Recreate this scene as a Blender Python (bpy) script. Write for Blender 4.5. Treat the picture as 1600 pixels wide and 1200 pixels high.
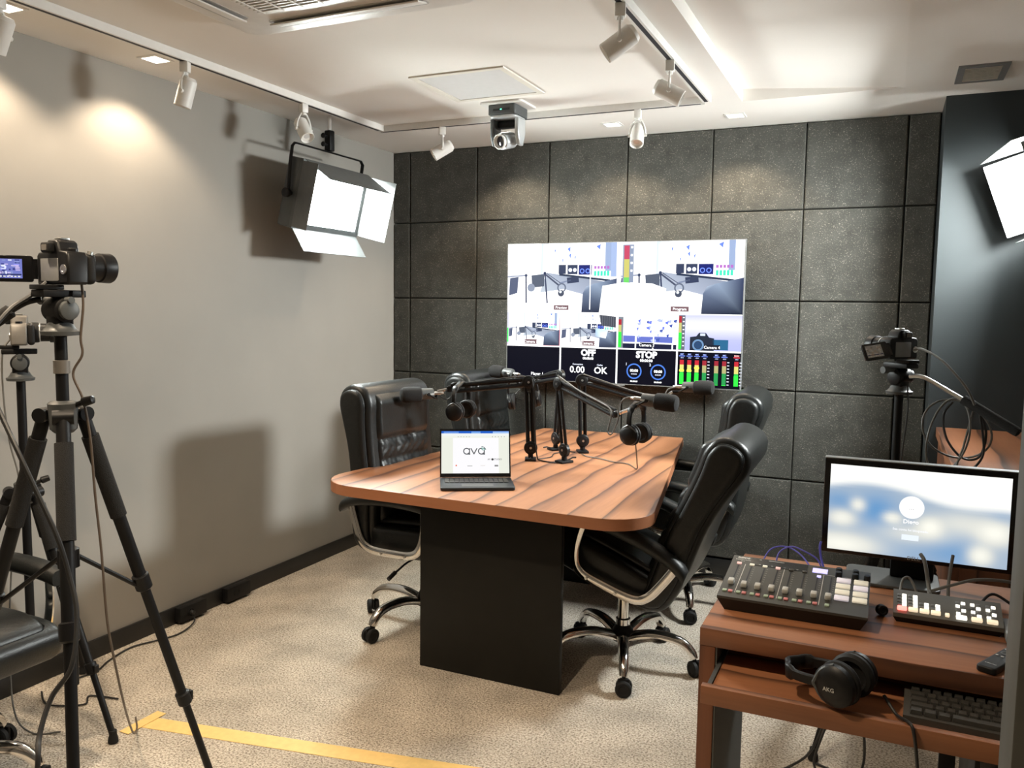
import bpy, bmesh, math, random
from mathutils import Vector, Matrix, Euler
for o in list(bpy.data.objects): bpy.data.objects.remove(o)
S = bpy.context.scene
C = S.collection
R = math.radians
PI = math.pi
rnd = random.Random(7)

# ------------------------------------------------------------------ camera
cam = bpy.data.cameras.new('camera'); cam.sensor_width = 36; cam.lens = 1293.14 / 1600 * 36
cam.clip_start = .02
cam_o = bpy.data.objects.new('camera', cam); C.objects.link(cam_o); S.camera = cam_o
yaw, pit, rol = -.426652, -.0914752, .0137124
fw = Vector((math.sin(yaw)*math.cos(pit), math.cos(yaw)*math.cos(pit), math.sin(pit)))
rt = Vector((math.cos(yaw), -math.sin(yaw), 0)); up = rt.cross(fw)
r2 = math.cos(rol)*rt + math.sin(rol)*up; u2 = -math.sin(rol)*rt + math.cos(rol)*up
M = Matrix((r2, u2, -fw)).transposed().to_4x4(); M.translation = (3.09275, -4.82954, 1.54847)
cam_o.matrix_world = M

# ------------------------------------------------------------------ world, exposure
w = bpy.data.worlds.new('world'); S.world = w; w.use_nodes = True
w.node_tree.nodes['Background'].inputs[0].default_value = (.9, .95, 1, 1)
w.node_tree.nodes['Background'].inputs[1].default_value = .05
S.view_settings.view_transform = 'Standard'; S.view_settings.look = 'None'
S.view_settings.gamma = 1; S.view_settings.use_curve_mapping = False
S.view_settings.exposure = 0.0
LED_STRENGTH_LEFT = 175.0
LED_STRENGTH_RIGHT = 265.0
DOWNLIGHT_WATTS = 34.0
FILL_WATTS = 110.0
H = 2.574                                   # ceiling height

# ------------------------------------------------------------------ materials
def mat(name, col, rough=.5, metal=0., var=.08, nscale=30., bump=0., bscale=200., spec=.5, emit=None, estr=0.):
    m = bpy.data.materials.new(name); m.use_nodes = True
    nt = m.node_tree; b = nt.nodes['Principled BSDF']
    b.inputs['Roughness'].default_value = rough; b.inputs['Metallic'].default_value = metal
    b.inputs['Specular IOR Level'].default_value = spec
    tc = nt.nodes.new('ShaderNodeTexCoord')
    n = nt.nodes.new('ShaderNodeTexNoise'); n.inputs['Scale'].default_value = nscale; n.inputs['Detail'].default_value = 4
    nt.links.new(tc.outputs['Object'], n.inputs['Vector'])
    r = nt.nodes.new('ShaderNodeValToRGB')
    r.color_ramp.elements[0].position = .3; r.color_ramp.elements[1].position = .7
    r.color_ramp.elements[0].color = tuple(c*(1-var) for c in col) + (1,)
    r.color_ramp.elements[1].color = tuple(min(1, c*(1+var)) for c in col) + (1,)
    nt.links.new(n.outputs['Fac'], r.inputs['Fac']); nt.links.new(r.outputs['Color'], b.inputs['Base Color'])
    if bump:
        n2 = nt.nodes.new('ShaderNodeTexNoise'); n2.inputs['Scale'].default_value = bscale; n2.inputs['Detail'].default_value = 3
        nt.links.new(tc.outputs['Object'], n2.inputs['Vector'])
        bp = nt.nodes.new('ShaderNodeBump'); bp.inputs['Strength'].default_value = bump; bp.inputs['Distance'].default_value = .002
        nt.links.new(n2.outputs['Fac'], bp.inputs['Height']); nt.links.new(bp.outputs['Normal'], b.inputs['Normal'])
    if emit:
        b.inputs['Emission Color'].default_value = tuple(emit) + (1,); b.inputs['Emission Strength'].default_value = estr
    return m

def wood(name, light, mid, dark, axis, wscale=5.):
    """wood with long meandering dark streaks; axis = direction of the grain"""
    m = bpy.data.materials.new(name); m.use_nodes = True
    nt = m.node_tree; L = nt.links.new; b = nt.nodes['Principled BSDF']
    b.inputs['Roughness'].default_value = .42; b.inputs['Specular IOR Level'].default_value = .4
    tc = nt.nodes.new('ShaderNodeTexCoord'); mp = nt.nodes.new('ShaderNodeMapping')
    if axis == 'y': mp.inputs['Rotation'].default_value = (0, 0, 0)
    if axis == 'x': mp.inputs['Rotation'].default_value = (0, 0, PI/2)
    if axis == 'z': mp.inputs['Rotation'].default_value = (PI/2, 0, 0)
    L(tc.outputs['Object'], mp.inputs['Vector'])
    def sc(v):
        s = nt.nodes.new('ShaderNodeMapping'); s.inputs['Scale'].default_value = v; L(mp.outputs['Vector'], s.inputs['Vector']); return s
    s1 = sc((1, .16, 1)); s2 = sc((14, .7, 14)); s3 = sc((2.2, .35, 2.2))
    wv = nt.nodes.new('ShaderNodeTexWave'); wv.wave_type = 'BANDS'; wv.bands_direction = 'X'; wv.wave_profile = 'SAW'
    wv.inputs['Scale'].default_value = wscale*.5; wv.inputs['Distortion'].default_value = 5.; wv.inputs['Detail'].default_value = 3
    wv.inputs['Detail Scale'].default_value = 1.6; wv.inputs['Detail Roughness'].default_value = .55
    L(s1.outputs['Vector'], wv.inputs['Vector'])
    rw = nt.nodes.new('ShaderNodeValToRGB'); e = rw.color_ramp.elements
    e[0].position = .0; e[0].color = (1, 1, 1, 1); e[1].position = 1.; e[1].color = (1, 1, 1, 1)
    for p, v in ((.07, .75), (.10, .0), (.13, .1), (.24, .55), (.45, .95)):
        x = e.new(p); x.color = (v, v, v, 1)
    L(wv.outputs['Fac'], rw.inputs['Fac'])
    n = nt.nodes.new('ShaderNodeTexNoise'); n.inputs['Scale'].default_value = 6; n.inputs['Detail'].default_value = 6; n.inputs['Roughness'].default_value = .65
    L(s2.outputs['Vector'], n.inputs['Vector'])
    n3 = nt.nodes.new('ShaderNodeTexNoise'); n3.inputs['Scale'].default_value = 3; n3.inputs['Detail'].default_value = 2
    L(s3.outputs['Vector'], n3.inputs['Vector'])
    c1 = nt.nodes.new('ShaderNodeValToRGB'); c1.color_ramp.elements[0].position = .32; c1.color_ramp.elements[1].position = .68
    c1.color_ramp.elements[0].color = tuple(mid)+(1,); c1.color_ramp.elements[1].color = tuple(light)+(1,)
    ad = nt.nodes.new('ShaderNodeMix'); ad.data_type = 'FLOAT'; ad.inputs[0].default_value = .45
    L(n3.outputs['Fac'], ad.inputs[2]); L(n.outputs['Fac'], ad.inputs[3]); L(ad.outputs[0], c1.inputs['Fac'])
    mx = nt.nodes.new('ShaderNodeMix'); mx.data_type = 'RGBA'
    mx.inputs[6].default_value = tuple(dark)+(1,)
    L(rw.outputs['Color'], mx.inputs[0]); L(c1.outputs['Color'], mx.inputs[7]); L(mx.outputs[2], b.inputs['Base Color'])
    bp = nt.nodes.new('ShaderNodeBump'); bp.inputs['Strength'].default_value = .06; bp.inputs['Distance'].default_value = .001
    L(n.outputs['Fac'], bp.inputs['Height']); L(bp.outputs['Normal'], b.inputs['Normal'])
    return m

def speckle(name, base, fleck, scale, thr, rough=.9, bump=.5, fleck2=None, coarse=None, bscale=None, dist=.004):
    m = bpy.data.materials.new(name); m.use_nodes = True
    nt = m.node_tree; L = nt.links.new; b = nt.nodes['Principled BSDF']
    b.inputs['Roughness'].default_value = rough; b.inputs['Specular IOR Level'].default_value = .25
    tc = nt.nodes.new('ShaderNodeTexCoord')
    n = nt.nodes.new('ShaderNodeTexNoise'); n.inputs['Scale'].default_value = scale; n.inputs['Detail'].default_value = 2; n.inputs['Roughness'].default_value = .7
    L(tc.outputs['Object'], n.inputs['Vector'])
    r = nt.nodes.new('ShaderNodeValToRGB'); e = r.color_ramp.elements
    e[0].position = thr; e[0].color = tuple(base)+(1,); e[1].position = thr+.07; e[1].color = tuple(fleck)+(1,)
    if fleck2:
        x = e.new(1-thr); x.color = tuple(base)+(1,); e2 = e.new(max(.0, 1-thr-.07)); e2.color = tuple(fleck2)+(1,)
    L(n.outputs['Fac'], r.inputs['Fac'])
    out = r.outputs['Color']
    if coarse:
        n2 = nt.nodes.new('ShaderNodeTexNoise'); n2.inputs['Scale'].default_value = coarse; n2.inputs['Detail'].default_value = 5
        L(tc.outputs['Object'], n2.inputs['Vector'])
        r2_ = nt.nodes.new('ShaderNodeValToRGB'); r2_.color_ramp.elements[0].color = (.72, .72, .72, 1); r2_.color_ramp.elements[1].color = (1, 1, 1, 1)
        r2_.color_ramp.elements[0].position = .3; r2_.color_ramp.elements[1].position = .65
        L(n2.outputs['Fac'], r2_.inputs['Fac'])
        mx = nt.nodes.new('ShaderNodeMix'); mx.data_type = 'RGBA'; mx.blend_type = 'MULTIPLY'; mx.inputs[0].default_value = 1
        L(out, mx.inputs[6]); L(r2_.outputs['Color'], mx.inputs[7]); out = mx.outputs[2]
    L(out, b.inputs['Base Color'])
    n3 = nt.nodes.new('ShaderNodeTexNoise'); n3.inputs['Scale'].default_value = bscale or scale; n3.inputs['Detail'].default_value = 2
    L(tc.outputs['Object'], n3.inputs['Vector'])
    bp = nt.nodes.new('ShaderNodeBump'); bp.inputs['Strength'].default_value = bump; bp.inputs['Distance'].default_value = dist
    L(n3.outputs['Fac'], bp.inputs['Height']); L(bp.outputs['Normal'], b.inputs['Normal'])
    return m

def attr_mat(name, strength, emissive=True):
    """flat print / screen picture: colours stored on the faces"""
    m = bpy.data.materials.new(name); m.use_nodes = True
    nt = m.node_tree; b = nt.nodes['Principled BSDF']
    a = nt.nodes.new('ShaderNodeAttribute'); a.attribute_name = 'Col'
    if emissive:
        b.inputs['Base Color'].default_value = (.001, .001, .0015, 1); b.inputs['Roughness'].default_value = .5; b.inputs['Specular IOR Level'].default_value = .05
        nt.links.new(a.outputs['Color'], b.inputs['Emission Color']); b.inputs['Emission Strength'].default_value = strength
    else:
        nt.links.new(a.outputs['Color'], b.inputs['Base Color']); b.inputs['Roughness'].default_value = .5
    return m

MT = {}
MT['carpet'] = speckle('carpet', (.55, .485, .40), (.72, .665, .57), 130, .53, rough=.95, bump=.9, fleck2=(.26, .22, .175), coarse=5, bscale=170, dist=.006)
MT['wall_grey'] = mat('grey_wall_paint', (.30, .285, .26), .75, var=.03, nscale=3, bump=.05, bscale=300, spec=.25)
MT['wall_dark'] = mat('dark_blue_grey_wall_paint', (.020, .025, .0265), .6, var=.06, nscale=3, bump=.05, bscale=250, spec=.35)
MT['foam'] = speckle('charcoal_acoustic_felt', (.072, .072, .064), (.20, .19, .16), 150, .60, rough=.9, bump=.8, coarse=12, bscale=190, dist=.004)
MT['ceiling'] = mat('white_ceiling_paint', (.78, .755, .715), .8, var=.02, nscale=2, bump=.04, bscale=260, spec=.2)
MT['white'] = mat('white_powder_coat', (.72, .71, .68), .4, var=.03)
MT['white_plastic'] = mat('white_plastic', (.70, .67, .63), .35, var=.03)
MT['cream'] = mat('cream_plaster_frame', (.66, .63, .56), .7, var=.03)
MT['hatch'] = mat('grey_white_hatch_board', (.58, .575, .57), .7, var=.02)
MT['black_gap'] = mat('black_slot', (.008, .008, .012), .6)
MT['grey_slot'] = mat('grey_plastic', (.45, .44, .42), .5)
MT['base_black'] = mat('black_baseboard', (.012, .012, .012), .45, var=.1)
MT['leather'] = mat('black_leather', (.0095, .011, .011), .36, var=.2, nscale=60, bump=.35, bscale=160, spec=.42)
MT['leather2'] = mat('black_leather_side', (.011, .0125, .0125), .42, var=.2, nscale=60, bump=.35, bscale=220, spec=.38)
MT['chrome'] = mat('chrome', (.78, .77, .75), .12, 1., var=.02)
MT['steel'] = mat('brushed_steel', (.55, .55, .54), .3, 1., var=.05)
MT['rubber'] = mat('black_rubber', (.010, .010, .010), .65, var=.1, spec=.25)
MT['black'] = mat('black_plastic', (.0065, .0065, .007), .42, var=.1, spec=.28)
MT['matte_black'] = mat('matte_black_metal', (.005, .005, .0055), .48, var=.1, spec=.25)
MT['gloss_black'] = mat('gloss_black_plastic', (.008, .008, .009), .18, var=.05)
MT['dark_grey'] = mat('dark_grey_metal', (.06, .065, .066), .45, var=.08)
MT['door_grey'] = mat('dark_grey_barn_door', (.11, .115, .115), .5, .2, var=.06)
MT['mid_grey'] = mat('mid_grey_plastic', (.17, .175, .175), .45, var=.06)
MT['silver'] = mat('silver_paint', (.50, .52, .53), .3, .4, var=.04)
MT['cam_grey'] = mat('grey_camera_body', (.16, .15, .135), .4, .2, var=.1)
MT['foam_black'] = mat('black_foam', (.010, .010, .010), .95, var=.2, nscale=200, bump=.8, bscale=400)
MT['table_dark'] = mat('black_brown_laminate', (.0078, .0074, .006), .5, var=.12, nscale=14, spec=.25)
MT['wood_y'] = wood('walnut_table_wood', (.41, .19, .094), (.30, .132, .064), (.085, .042, .03), 'y', 4.6)
MT['wood_x'] = wood('walnut_desk_wood', (.40, .17, .078), (.27, .108, .049), (.08, .034, .02), 'x', 5.5)
MT['wood_z'] = wood('walnut_panel_wood', (.19, .075, .037), (.125, .048, .024), (.05, .021, .013), 'z', 6.)
MT['wood_c'] = wood('walnut_cabinet_wood', (.30, .125, .06), (.21, .085, .04), (.05, .024, .016), 'y', 4.)
MT['wood_edge'] = wood('walnut_edge_band', (.37, .155, .075), (.31, .125, .06), (.22, .085, .042), 'x', .6)
MT['inner_shade'] = mat('inner_shade_grey', (.10, .105, .10), .6, var=.04)  # shade painted as a flat grey, for the desk side's inner face
MT['pillar'] = mat('olive_grey_paint', (.062, .062, .054), .6, var=.03, nscale=4)
MT['tape'] = mat('yellow_floor_tape', (.82, .56, .20), .55, var=.06, nscale=40)
MT['glass_dark'] = mat('dark_lens_glass', (.005, .005, .008), .06, var=.02, spec=.8)
MT['cable_black'] = mat('black_cable', (.012, .012, .012), .5)
MT['cable_grey'] = mat('grey_cable', (.11, .107, .098), .5)
MT['cable_blue'] = mat('blue_cable', (.10, .10, .55), .4)
MT['cable_brown'] = mat('brown_cable', (.10, .075, .055), .5)
MT['key'] = mat('dark_key_plastic', (.045, .043, .038), .45, var=.08)
MT['kb_case'] = mat('keyboard_case', (.075, .073, .066), .45, .2, var=.05)
MT['laptop'] = mat('dark_blue_grey_aluminium', (.030, .036, .042), .35, .5, var=.05)
MT['mixer'] = mat('charcoal_mixer_top', (.045, .044, .038), .45, var=.06)
MT['switcher'] = mat('grey_switcher_top', (.12, .115, .10), .4, .2, var=.06)
MT['fader_cap'] = mat('pale_grey_fader', (.5, .5, .47), .4, var=.04)
MT['pad_cream'] = mat('lit_cream_pad', (.7, .66, .55), .5, emit=(1, .93, .75), estr=.25)
MT['pad_lilac'] = mat('lit_lilac_pad', (.7, .66, .7), .5, emit=(.95, .88, 1), estr=.28)
MT['btn_white'] = mat('lit_white_button', (.8, .78, .72), .5, emit=(1, .97, .86), estr=1.3)
MT['btn_cream'] = mat('lit_cream_button', (.8, .7, .55), .5, emit=(1, .80, .55), estr=.85)
MT['btn_red'] = mat('lit_red_button', (.8, .15, .12), .5, emit=(1, .12, .10), estr=4.5)
MT['btn_green'] = mat('pale_green_button', (.38, .48, .36), .5)
MT['btn_pink'] = mat('pale_red_button', (.62, .22, .22), .5)
MT['btn_lit_pink'] = mat('lit_pink_button', (.7, .45, .42), .5, emit=(1, .6, .55), estr=.5)
MT['lcd'] = mat('lit_lavender_display', (.4, .4, .6), .3, emit=(.55, .5, 1), estr=1.1)
MT['led_green'] = mat('green_indicator', (.1, .6, .4), .3, emit=(.1, 1, .55), estr=4)
MT['lamp_warm'] = mat('warm_downlight_diffuser', (.9, .85, .75), .5, emit=(1, .90, .76), estr=9)
MT['lens_white'] = mat('spotlight_reflector', (.75, .75, .74), .2, .3, var=.05)
MT['gold'] = mat('yellow_marking', (.7, .6, .25), .5)
MT['led_panel_l'] = mat('led_panel_white_left', (1, 1, 1), .5, emit=(.93, 1, .97), estr=LED_STRENGTH_LEFT)
MT['led_panel_r'] = mat('led_panel_white_right', (1, 1, 1), .5, emit=(.96, 1, .98), estr=LED_STRENGTH_RIGHT)
MT['scr_tv'] = attr_mat('tv_picture', 1.7)
MT['scr_laptop'] = attr_mat('laptop_picture', 1.0)
MT['scr_mon'] = attr_mat('monitor_picture', 1.05)
MT['scr_cam'] = attr_mat('camera_picture', 1.1)
MT['print'] = attr_mat('flat_print', 0, False)

# ------------------------------------------------------------------ mesh helpers
def smooth(pts, n=6, closed=False):
    """Catmull-Rom through points"""
    P = [Vector(p) for p in pts]; out = []; N = len(P)
    rng = range(N) if closed else range(N-1)
    for i in rng:
        if closed: a, b, c, d = P[(i-1) % N], P[i], P[(i+1) % N], P[(i+2) % N]
        else: a, b, c, d = P[max(i-1, 0)], P[i], P[i+1], P[min(i+2, N-1)]
        for k in range(n):
            t = k/n
            out.append(.5*((2*b)+(c-a)*t+(2*a-5*b+4*c-d)*t*t+(3*b-a-3*c+d)*t**3))
    if not closed: out.append(P[-1])
    return out

def rrect(w, h, r, n=4, cx=0, cy=0):
    out = []
    for sx, sy, a0 in ((1, 1, 0), (-1, 1, 90), (-1, -1, 180), (1, -1, 270)):
        for k in range(n+1):
            a = R(a0+90*k/n); out.append((cx+sx*(w/2-r)+r*math.cos(a), cy+sy*(h/2-r)+r*math.sin(a)))
    return out

def area2(p): return sum(p[i][0]*p[(i+1) % len(p)][1]-p[(i+1) % len(p)][0]*p[i][1] for i in range(len(p)))/2

def inset(p, d):
    """p CCW; move each vertex inwards by d"""
    n = len(p); out = []
    for i in range(n):
        a, b, c = Vector(p[i-1]), Vector(p[i]), Vector(p[(i+1) % n])
        e1 = (b-a); e2 = (c-b)
        if e1.length < 1e-9: e1 = e2
        if e2.length < 1e-9: e2 = e1
        e1 = e1.normalized(); e2 = e2.normalized()
        t = (e1+e2); t = t.normalized() if t.length > 1e-6 else e1
        nrm = Vector((-t.y, t.x)); k = max(.4, e1.dot(t))
        out.append((b.x+nrm.x*d/k, b.y+nrm.y*d/k))
    return out

class MB:
    def __init__(s): s.bm = bmesh.new(); s.T = Matrix()
    def v(s, p): return s.bm.verts.new(s.T @ Vector(p))
    def face(s, vs):
        try: return s.bm.faces.new(vs)
        except ValueError: return None
    def poly(s, pts): return s.face([s.v(p) for p in pts])
    def box(s, c, d, rot=None, bev=0., seg=2):
        m = Matrix.Translation(Vector(c))
        if rot is not None: m = m @ (rot if isinstance(rot, Matrix) else Euler(rot).to_matrix().to_4x4())
        r = bmesh.ops.create_cube(s.bm, size=1., matrix=s.T @ m @ Matrix.Diagonal((d[0], d[1], d[2], 1)))
        if bev:
            es = set(e for v_ in r['verts'] for e in v_.link_edges)
            bmesh.ops.bevel(s.bm, geom=list(es), offset=bev, segments=seg, affect='EDGES', profile=.5)
        return s
    def b2(s, lo, hi, bev=0., seg=2):
        return s.box([(a+b)/2 for a, b in zip(lo, hi)], [b-a for a, b in zip(lo, hi)], None, bev, seg)
    def rings(s, rings, closed=True, cap0=True, cap1=True):
        V = [[s.v(p) for p in r] for r in rings]; n = len(V[0])
        for a, b in zip(V[:-1], V[1:]):
            for i in range(n if closed else n-1):
                j = (i+1) % n; s.face([a[i], a[j], b[j], b[i]])
        if closed and cap0: s.face(V[0][::-1])
        if closed and cap1: s.face(V[-1])
        return s
    def cyl(s, p0, p1, r0, r1=None, seg=16, caps=True):
        p0, p1 = Vector(p0), Vector(p1); r1 = r0 if r1 is None else r1
        d = (p1-p0).normalized(); a = d.orthogonal().normalized(); b = d.cross(a)
        rg = [[p+r*(math.cos(2*PI*i/seg)*a+math.sin(2*PI*i/seg)*b) for i in range(seg)] for p, r in ((p0, r0), (p1, r1))]
        return s.rings(rg, True, caps, caps)
    def lathe(s, o, d, prof, seg=24):
        """prof: list of (distance along d, radius)"""
        o = Vector(o); d = Vector(d).normalized(); a = d.orthogonal().normalized(); b = d.cross(a)
        rg = [[o+d*t+max(r, 1e-4)*(math.cos(2*PI*i/seg)*a+math.sin(2*PI*i/seg)*b) for i in range(seg)] for t, r in prof]
        return s.rings(rg)
    def tube(s, pts, r, seg=8, flat=1., sm=0, upv=None):
        P = [Vector(p) for p in pts]
        if sm: P = smooth(P, sm)
        t0 = (P[1]-P[0]).normalized(); a = Vector(upv) if upv else t0.orthogonal(); rg = []
        for i, p in enumerate(P):
            t = (P[min(i+1, len(P)-1)]-P[max(i-1, 0)]).normalized()
            a = (a-t*a.dot(t));
            if a.length < 1e-6: a = t.orthogonal()
            a.normalize(); b = t.cross(a)
            rr = r(i/(len(P)-1)) if callable(r) else r
            rg.append([p+rr*(math.cos(2*PI*k/seg)*a*flat+math.sin(2*PI*k/seg)*b) for k in range(seg)])
        return s.rings(rg)
    def slab(s, prof, lo, hi, r=.01, fn=None, seg=3):
        """closed 2-D outline extruded from lo to hi with rounded rims; fn maps (a, b, t) to a point"""
        p = [tuple(q[:2]) for q in prof]
        if area2(p) < 0: p = p[::-1]
        fn = fn or (lambda a, b, t: (a, b, t))
        st = [(lo+r*(1-math.sin(PI/2*k/seg)), r*(1-math.cos(PI/2*k/seg))) for k in range(seg, -1, -1)] if r else [(lo, 0)]
        st2 = [(hi-(t-lo), i) for t, i in st][::-1] if r else [(hi, 0)]
        rg = [[fn(a, b, t) for a, b in (inset(p, i) if i else p)] for t, i in st+st2]
        return s.rings(rg)
    def ball(s, c, rx, ry=None, rz=None, u=16, v=10):
        ry = rx if ry is None else ry; rz = rx if rz is None else rz
        m = s.T @ Matrix.Translation(Vector(c)) @ Matrix.Diagonal((rx, ry, rz, 1))
        bmesh.ops.create_uvsphere(s.bm, u_segments=u, v_segments=v, radius=1, matrix=m); return s
    def build(s, name, m, parent=None, ang=38, kind=None, label=None):
        me = bpy.data.meshes.new(name)
        bmesh.ops.recalc_face_normals(s.bm, faces=s.bm.faces)
        s.bm.to_mesh(me); s.bm.free()
        me.materials.append(MT[m] if isinstance(m, str) else m)
        me.polygons.foreach_set('use_smooth', [True]*len(me.polygons)); me.set_sharp_from_angle(angle=R(ang))
        o = bpy.data.objects.new(name, me); C.objects.link(o)
        if parent: o.parent = parent
        if kind: o['kind'] = kind
        if label: o['label'] = label
        return o

def tag(o, label, cat, group=None, kind=None):
    o['label'] = label; o['category'] = cat
    if group: o['group'] = group
    if kind: o['kind'] = kind
    return o
def thing(name, loc, label, cat, group=None, rz=0.):
    o = bpy.data.objects.new(name, None); C.objects.link(o); o.location = loc; o.rotation_euler = (0, 0, rz)
    o.empty_display_size = .1
    return tag(o, label, cat, group)
def struct(o, label=None, cat=None):
    o['kind'] = 'structure'
    if label: o['label'] = label
    if cat: o['category'] = cat
    return o
def kids(o): return [c for c in bpy.data.objects if c.parent == o]
def copy_tree(o, parent=None):
    c = o.copy(); C.objects.link(c)
    if parent: c.parent = parent
    for ch in KIDS[o.name]: copy_tree(ch, c)
    return c
KIDS = {}
def index_tree(o):
    ks = kids(o); KIDS[o.name] = ks
    for k in ks: index_tree(k)

def text_geo(s, size=1., bold=0., align='CENTER'):
    cu = bpy.data.curves.new('t', 'FONT'); cu.body = s; cu.size = size; cu.offset = bold*size; cu.align_x = align; cu.align_y = 'CENTER'
    cu.resolution_u = 2
    ob = bpy.data.objects.new('t', cu); C.objects.link(ob)
    dg = bpy.context.evaluated_depsgraph_get()
    me = bpy.data.meshes.new_from_object(ob.evaluated_get(dg))
    vs = [(v.co.x, v.co.y) for v in me.vertices]; fs = [tuple(p.vertices) for p in me.polygons]
    bpy.data.objects.remove(ob); bpy.data.curves.remove(cu); bpy.data.meshes.remove(me)
    return vs, fs

class Canvas:
    """flat picture: u right, v down, both in metres on the surface; layer lifts off the surface"""
    def __init__(s): s.V = []; s.F = []; s.Cc = []
    def poly(s, pts, col, lay=1):
        i = len(s.V); s.V += [(p[0], p[1], lay) for p in pts]; s.F.append(tuple(range(i, i+len(pts))))
        s.Cc.append([tuple(c) for c in col] if isinstance(col[0], (tuple, list)) else [tuple(col)]*len(pts))
    def rect(s, x0, y0, x1, y1, col, lay=1): s.poly([(x0, y0), (x1, y0), (x1, y1), (x0, y1)], col, lay)
    def line(s, pts, wd, col, lay=2):
        for a, b in zip(pts[:-1], pts[1:]):
            d = Vector((b[0]-a[0], b[1]-a[1]));
            if d.length < 1e-9: continue
            n = Vector((-d.y, d.x)).normalized()*wd/2; e = d.normalized()*wd*.25
            s.poly([(a[0]+n.x-e.x, a[1]+n.y-e.y), (b[0]+n.x+e.x, b[1]+n.y+e.y), (b[0]-n.x+e.x, b[1]-n.y+e.y), (a[0]-n.x-e.x, a[1]-n.y-e.y)], col, lay)
    def disc(s, x, y, r, col, lay=2, ry=None, n=24):
        ry = r if ry is None else ry
        s.poly([(x+r*math.cos(2*PI*k/n), y+ry*math.sin(2*PI*k/n)) for k in range(n)], col, lay)
    def ring(s, x, y, r, wd, col, lay=2, a0=0, a1=360, n=28):
        for k in range(n):
            a, b = R(a0+(a1-a0)*k/n), R(a0+(a1-a0)*(k+1)/n)
            s.poly([(x+(r+q)*math.cos(t), y+(r+q)*math.sin(t)) for t, q in ((a, wd/2), (b, wd/2), (b, -wd/2), (a, -wd/2))], col, lay)
    def text(s, x, y, st, size, col, lay=3, bold=.0, align='CENTER', sx=1.):
        vs, fs = text_geo(st, size, bold, align); i = len(s.V)
        s.V += [(x+a*sx, y-b, lay) for a, b in vs]
        for f in fs: s.F.append(tuple(i+k for k in f)); s.Cc.append([tuple(col)]*len(f))
    def grid(s, x0, y0, x1, y1, nx, ny, fn, lay=1):
        for i in range(nx):
            for j in range(ny):
                q = [((i+a)/nx, (j+b)/ny) for a, b in ((0, 0), (1, 0), (1, 1), (0, 1))]
                s.poly([(x0+(x1-x0)*u, y0+(y1-y0)*v) for u, v in q], [fn(u, v) for u, v in q], lay)
    def build(s, name, mp, m, parent, step=.0003, label=None):
        me = bpy.data.meshes.new(name)
        me.from_pydata([tuple(mp(u, v, l*step)) for u, v, l in s.V], [], s.F)
        ca = me.color_attributes.new('Col', 'FLOAT_COLOR', 'CORNER')
        k = 0
        for f, cs in zip(s.F, s.Cc):
            for c in cs: ca.data[k].color = (c[0], c[1], c[2], 1); k += 1
        me.materials.append(MT[m])
        o = bpy.data.objects.new(name, me); C.objects.link(o); o.parent = parent
        if label: o['label'] = label
        return o

def cable(name, pts, r, m, label, sm=8, group=None):
    o = MB().tube(pts, r, 8, sm=sm).build(name, m); return tag(o, label, 'cable', group)

# ================================================================== the room
XR, YF = 4.7, -6.6                          # far right wall, rear wall (behind the camera)
struct(MB().b2((-.1, YF-.1, -.08), (XR+.1, .15, 0)).build('floor', 'carpet'), 'beige grey speckled loop carpet', 'floor')
struct(MB().b2((-.12, YF, 0), (0, .15, H)).build('wall_left', 'wall_grey'), 'plain grey painted left wall', 'wall')
struct(MB().b2((0, YF, 0), (.014, 0, .085), bev=.003).build('baseboard_left', 'base_black'), 'black baseboard along the grey left wall', 'baseboard')
wb = struct(MB().b2((0, .045, 0), (XR, .15, H)).build('wall_back', 'wall_dark'), 'back wall clad in charcoal felt acoustic panels', 'wall')
XC = [0.002] + [.1305+.5*k for k in range(7)] + [3.2795]
ZC = [2.573, 2.106, 1.606, 1.106, .606, .106]
PM = {}
for i in range(len(XC)-1):
    for j in range(len(ZC)-1):
        wx, wz = XC[i+1]-XC[i]-.005, ZC[j]-ZC[j+1]-.005; key = (round(wx, 3), round(wz, 3))
        c = ((XC[i]+XC[i+1])/2, .022, (ZC[j]+ZC[j+1])/2)
        if key not in PM:
            o = MB()
            hx, hz, cb = wx/2, wz/2, .007
            o.rings([[(-hx, .023, -hz), (hx, .023, -hz), (hx, .023, hz), (-hx, .023, hz)],
                     [(-hx, -.014, -hz), (hx, -.014, -hz), (hx, -.014, hz), (-hx, -.014, hz)],
                     [(-hx+.002, -.019, -hz+.002), (hx-.002, -.019, -hz+.002), (hx-.002, -.019, hz-.002), (-hx+.002, -.019, hz-.002)],
                     [(-hx+cb, -.022, -hz+cb), (hx-cb, -.022, -hz+cb), (hx-cb, -.022, hz-cb), (-hx+cb, -.022, hz-cb)]])
            o = o.build('acoustic_panel', 'foam', wb, 30); PM[key] = o.data
        else:
            o = bpy.data.objects.new('acoustic_panel', PM[key]); C.objects.link(o); o.parent = wb
        o.location = c
struct(MB().b2((.015, .004, 0), (3.279, .044, .098), bev=.003).build('baseboard_back', 'base_black'), 'black baseboard under the acoustic panels', 'baseboard')
struct(MB().b2((3.281, -.33, 0), (XR, .04, H)).build('wall_right', 'wall_dark'), 'smooth dark blue grey wall standing forward at the right', 'wall')
struct(MB().b2((XR, YF, 0), (XR+.1, -.33, H)).build('wall_side', 'wall_grey'), 'grey side wall outside the frame', 'wall')
struct(MB().b2((-.1, YF-.1, 0), (XR+.1, YF, H)).build('wall_rear', 'wall_grey'), 'grey wall behind the photographer', 'wall')
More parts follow.
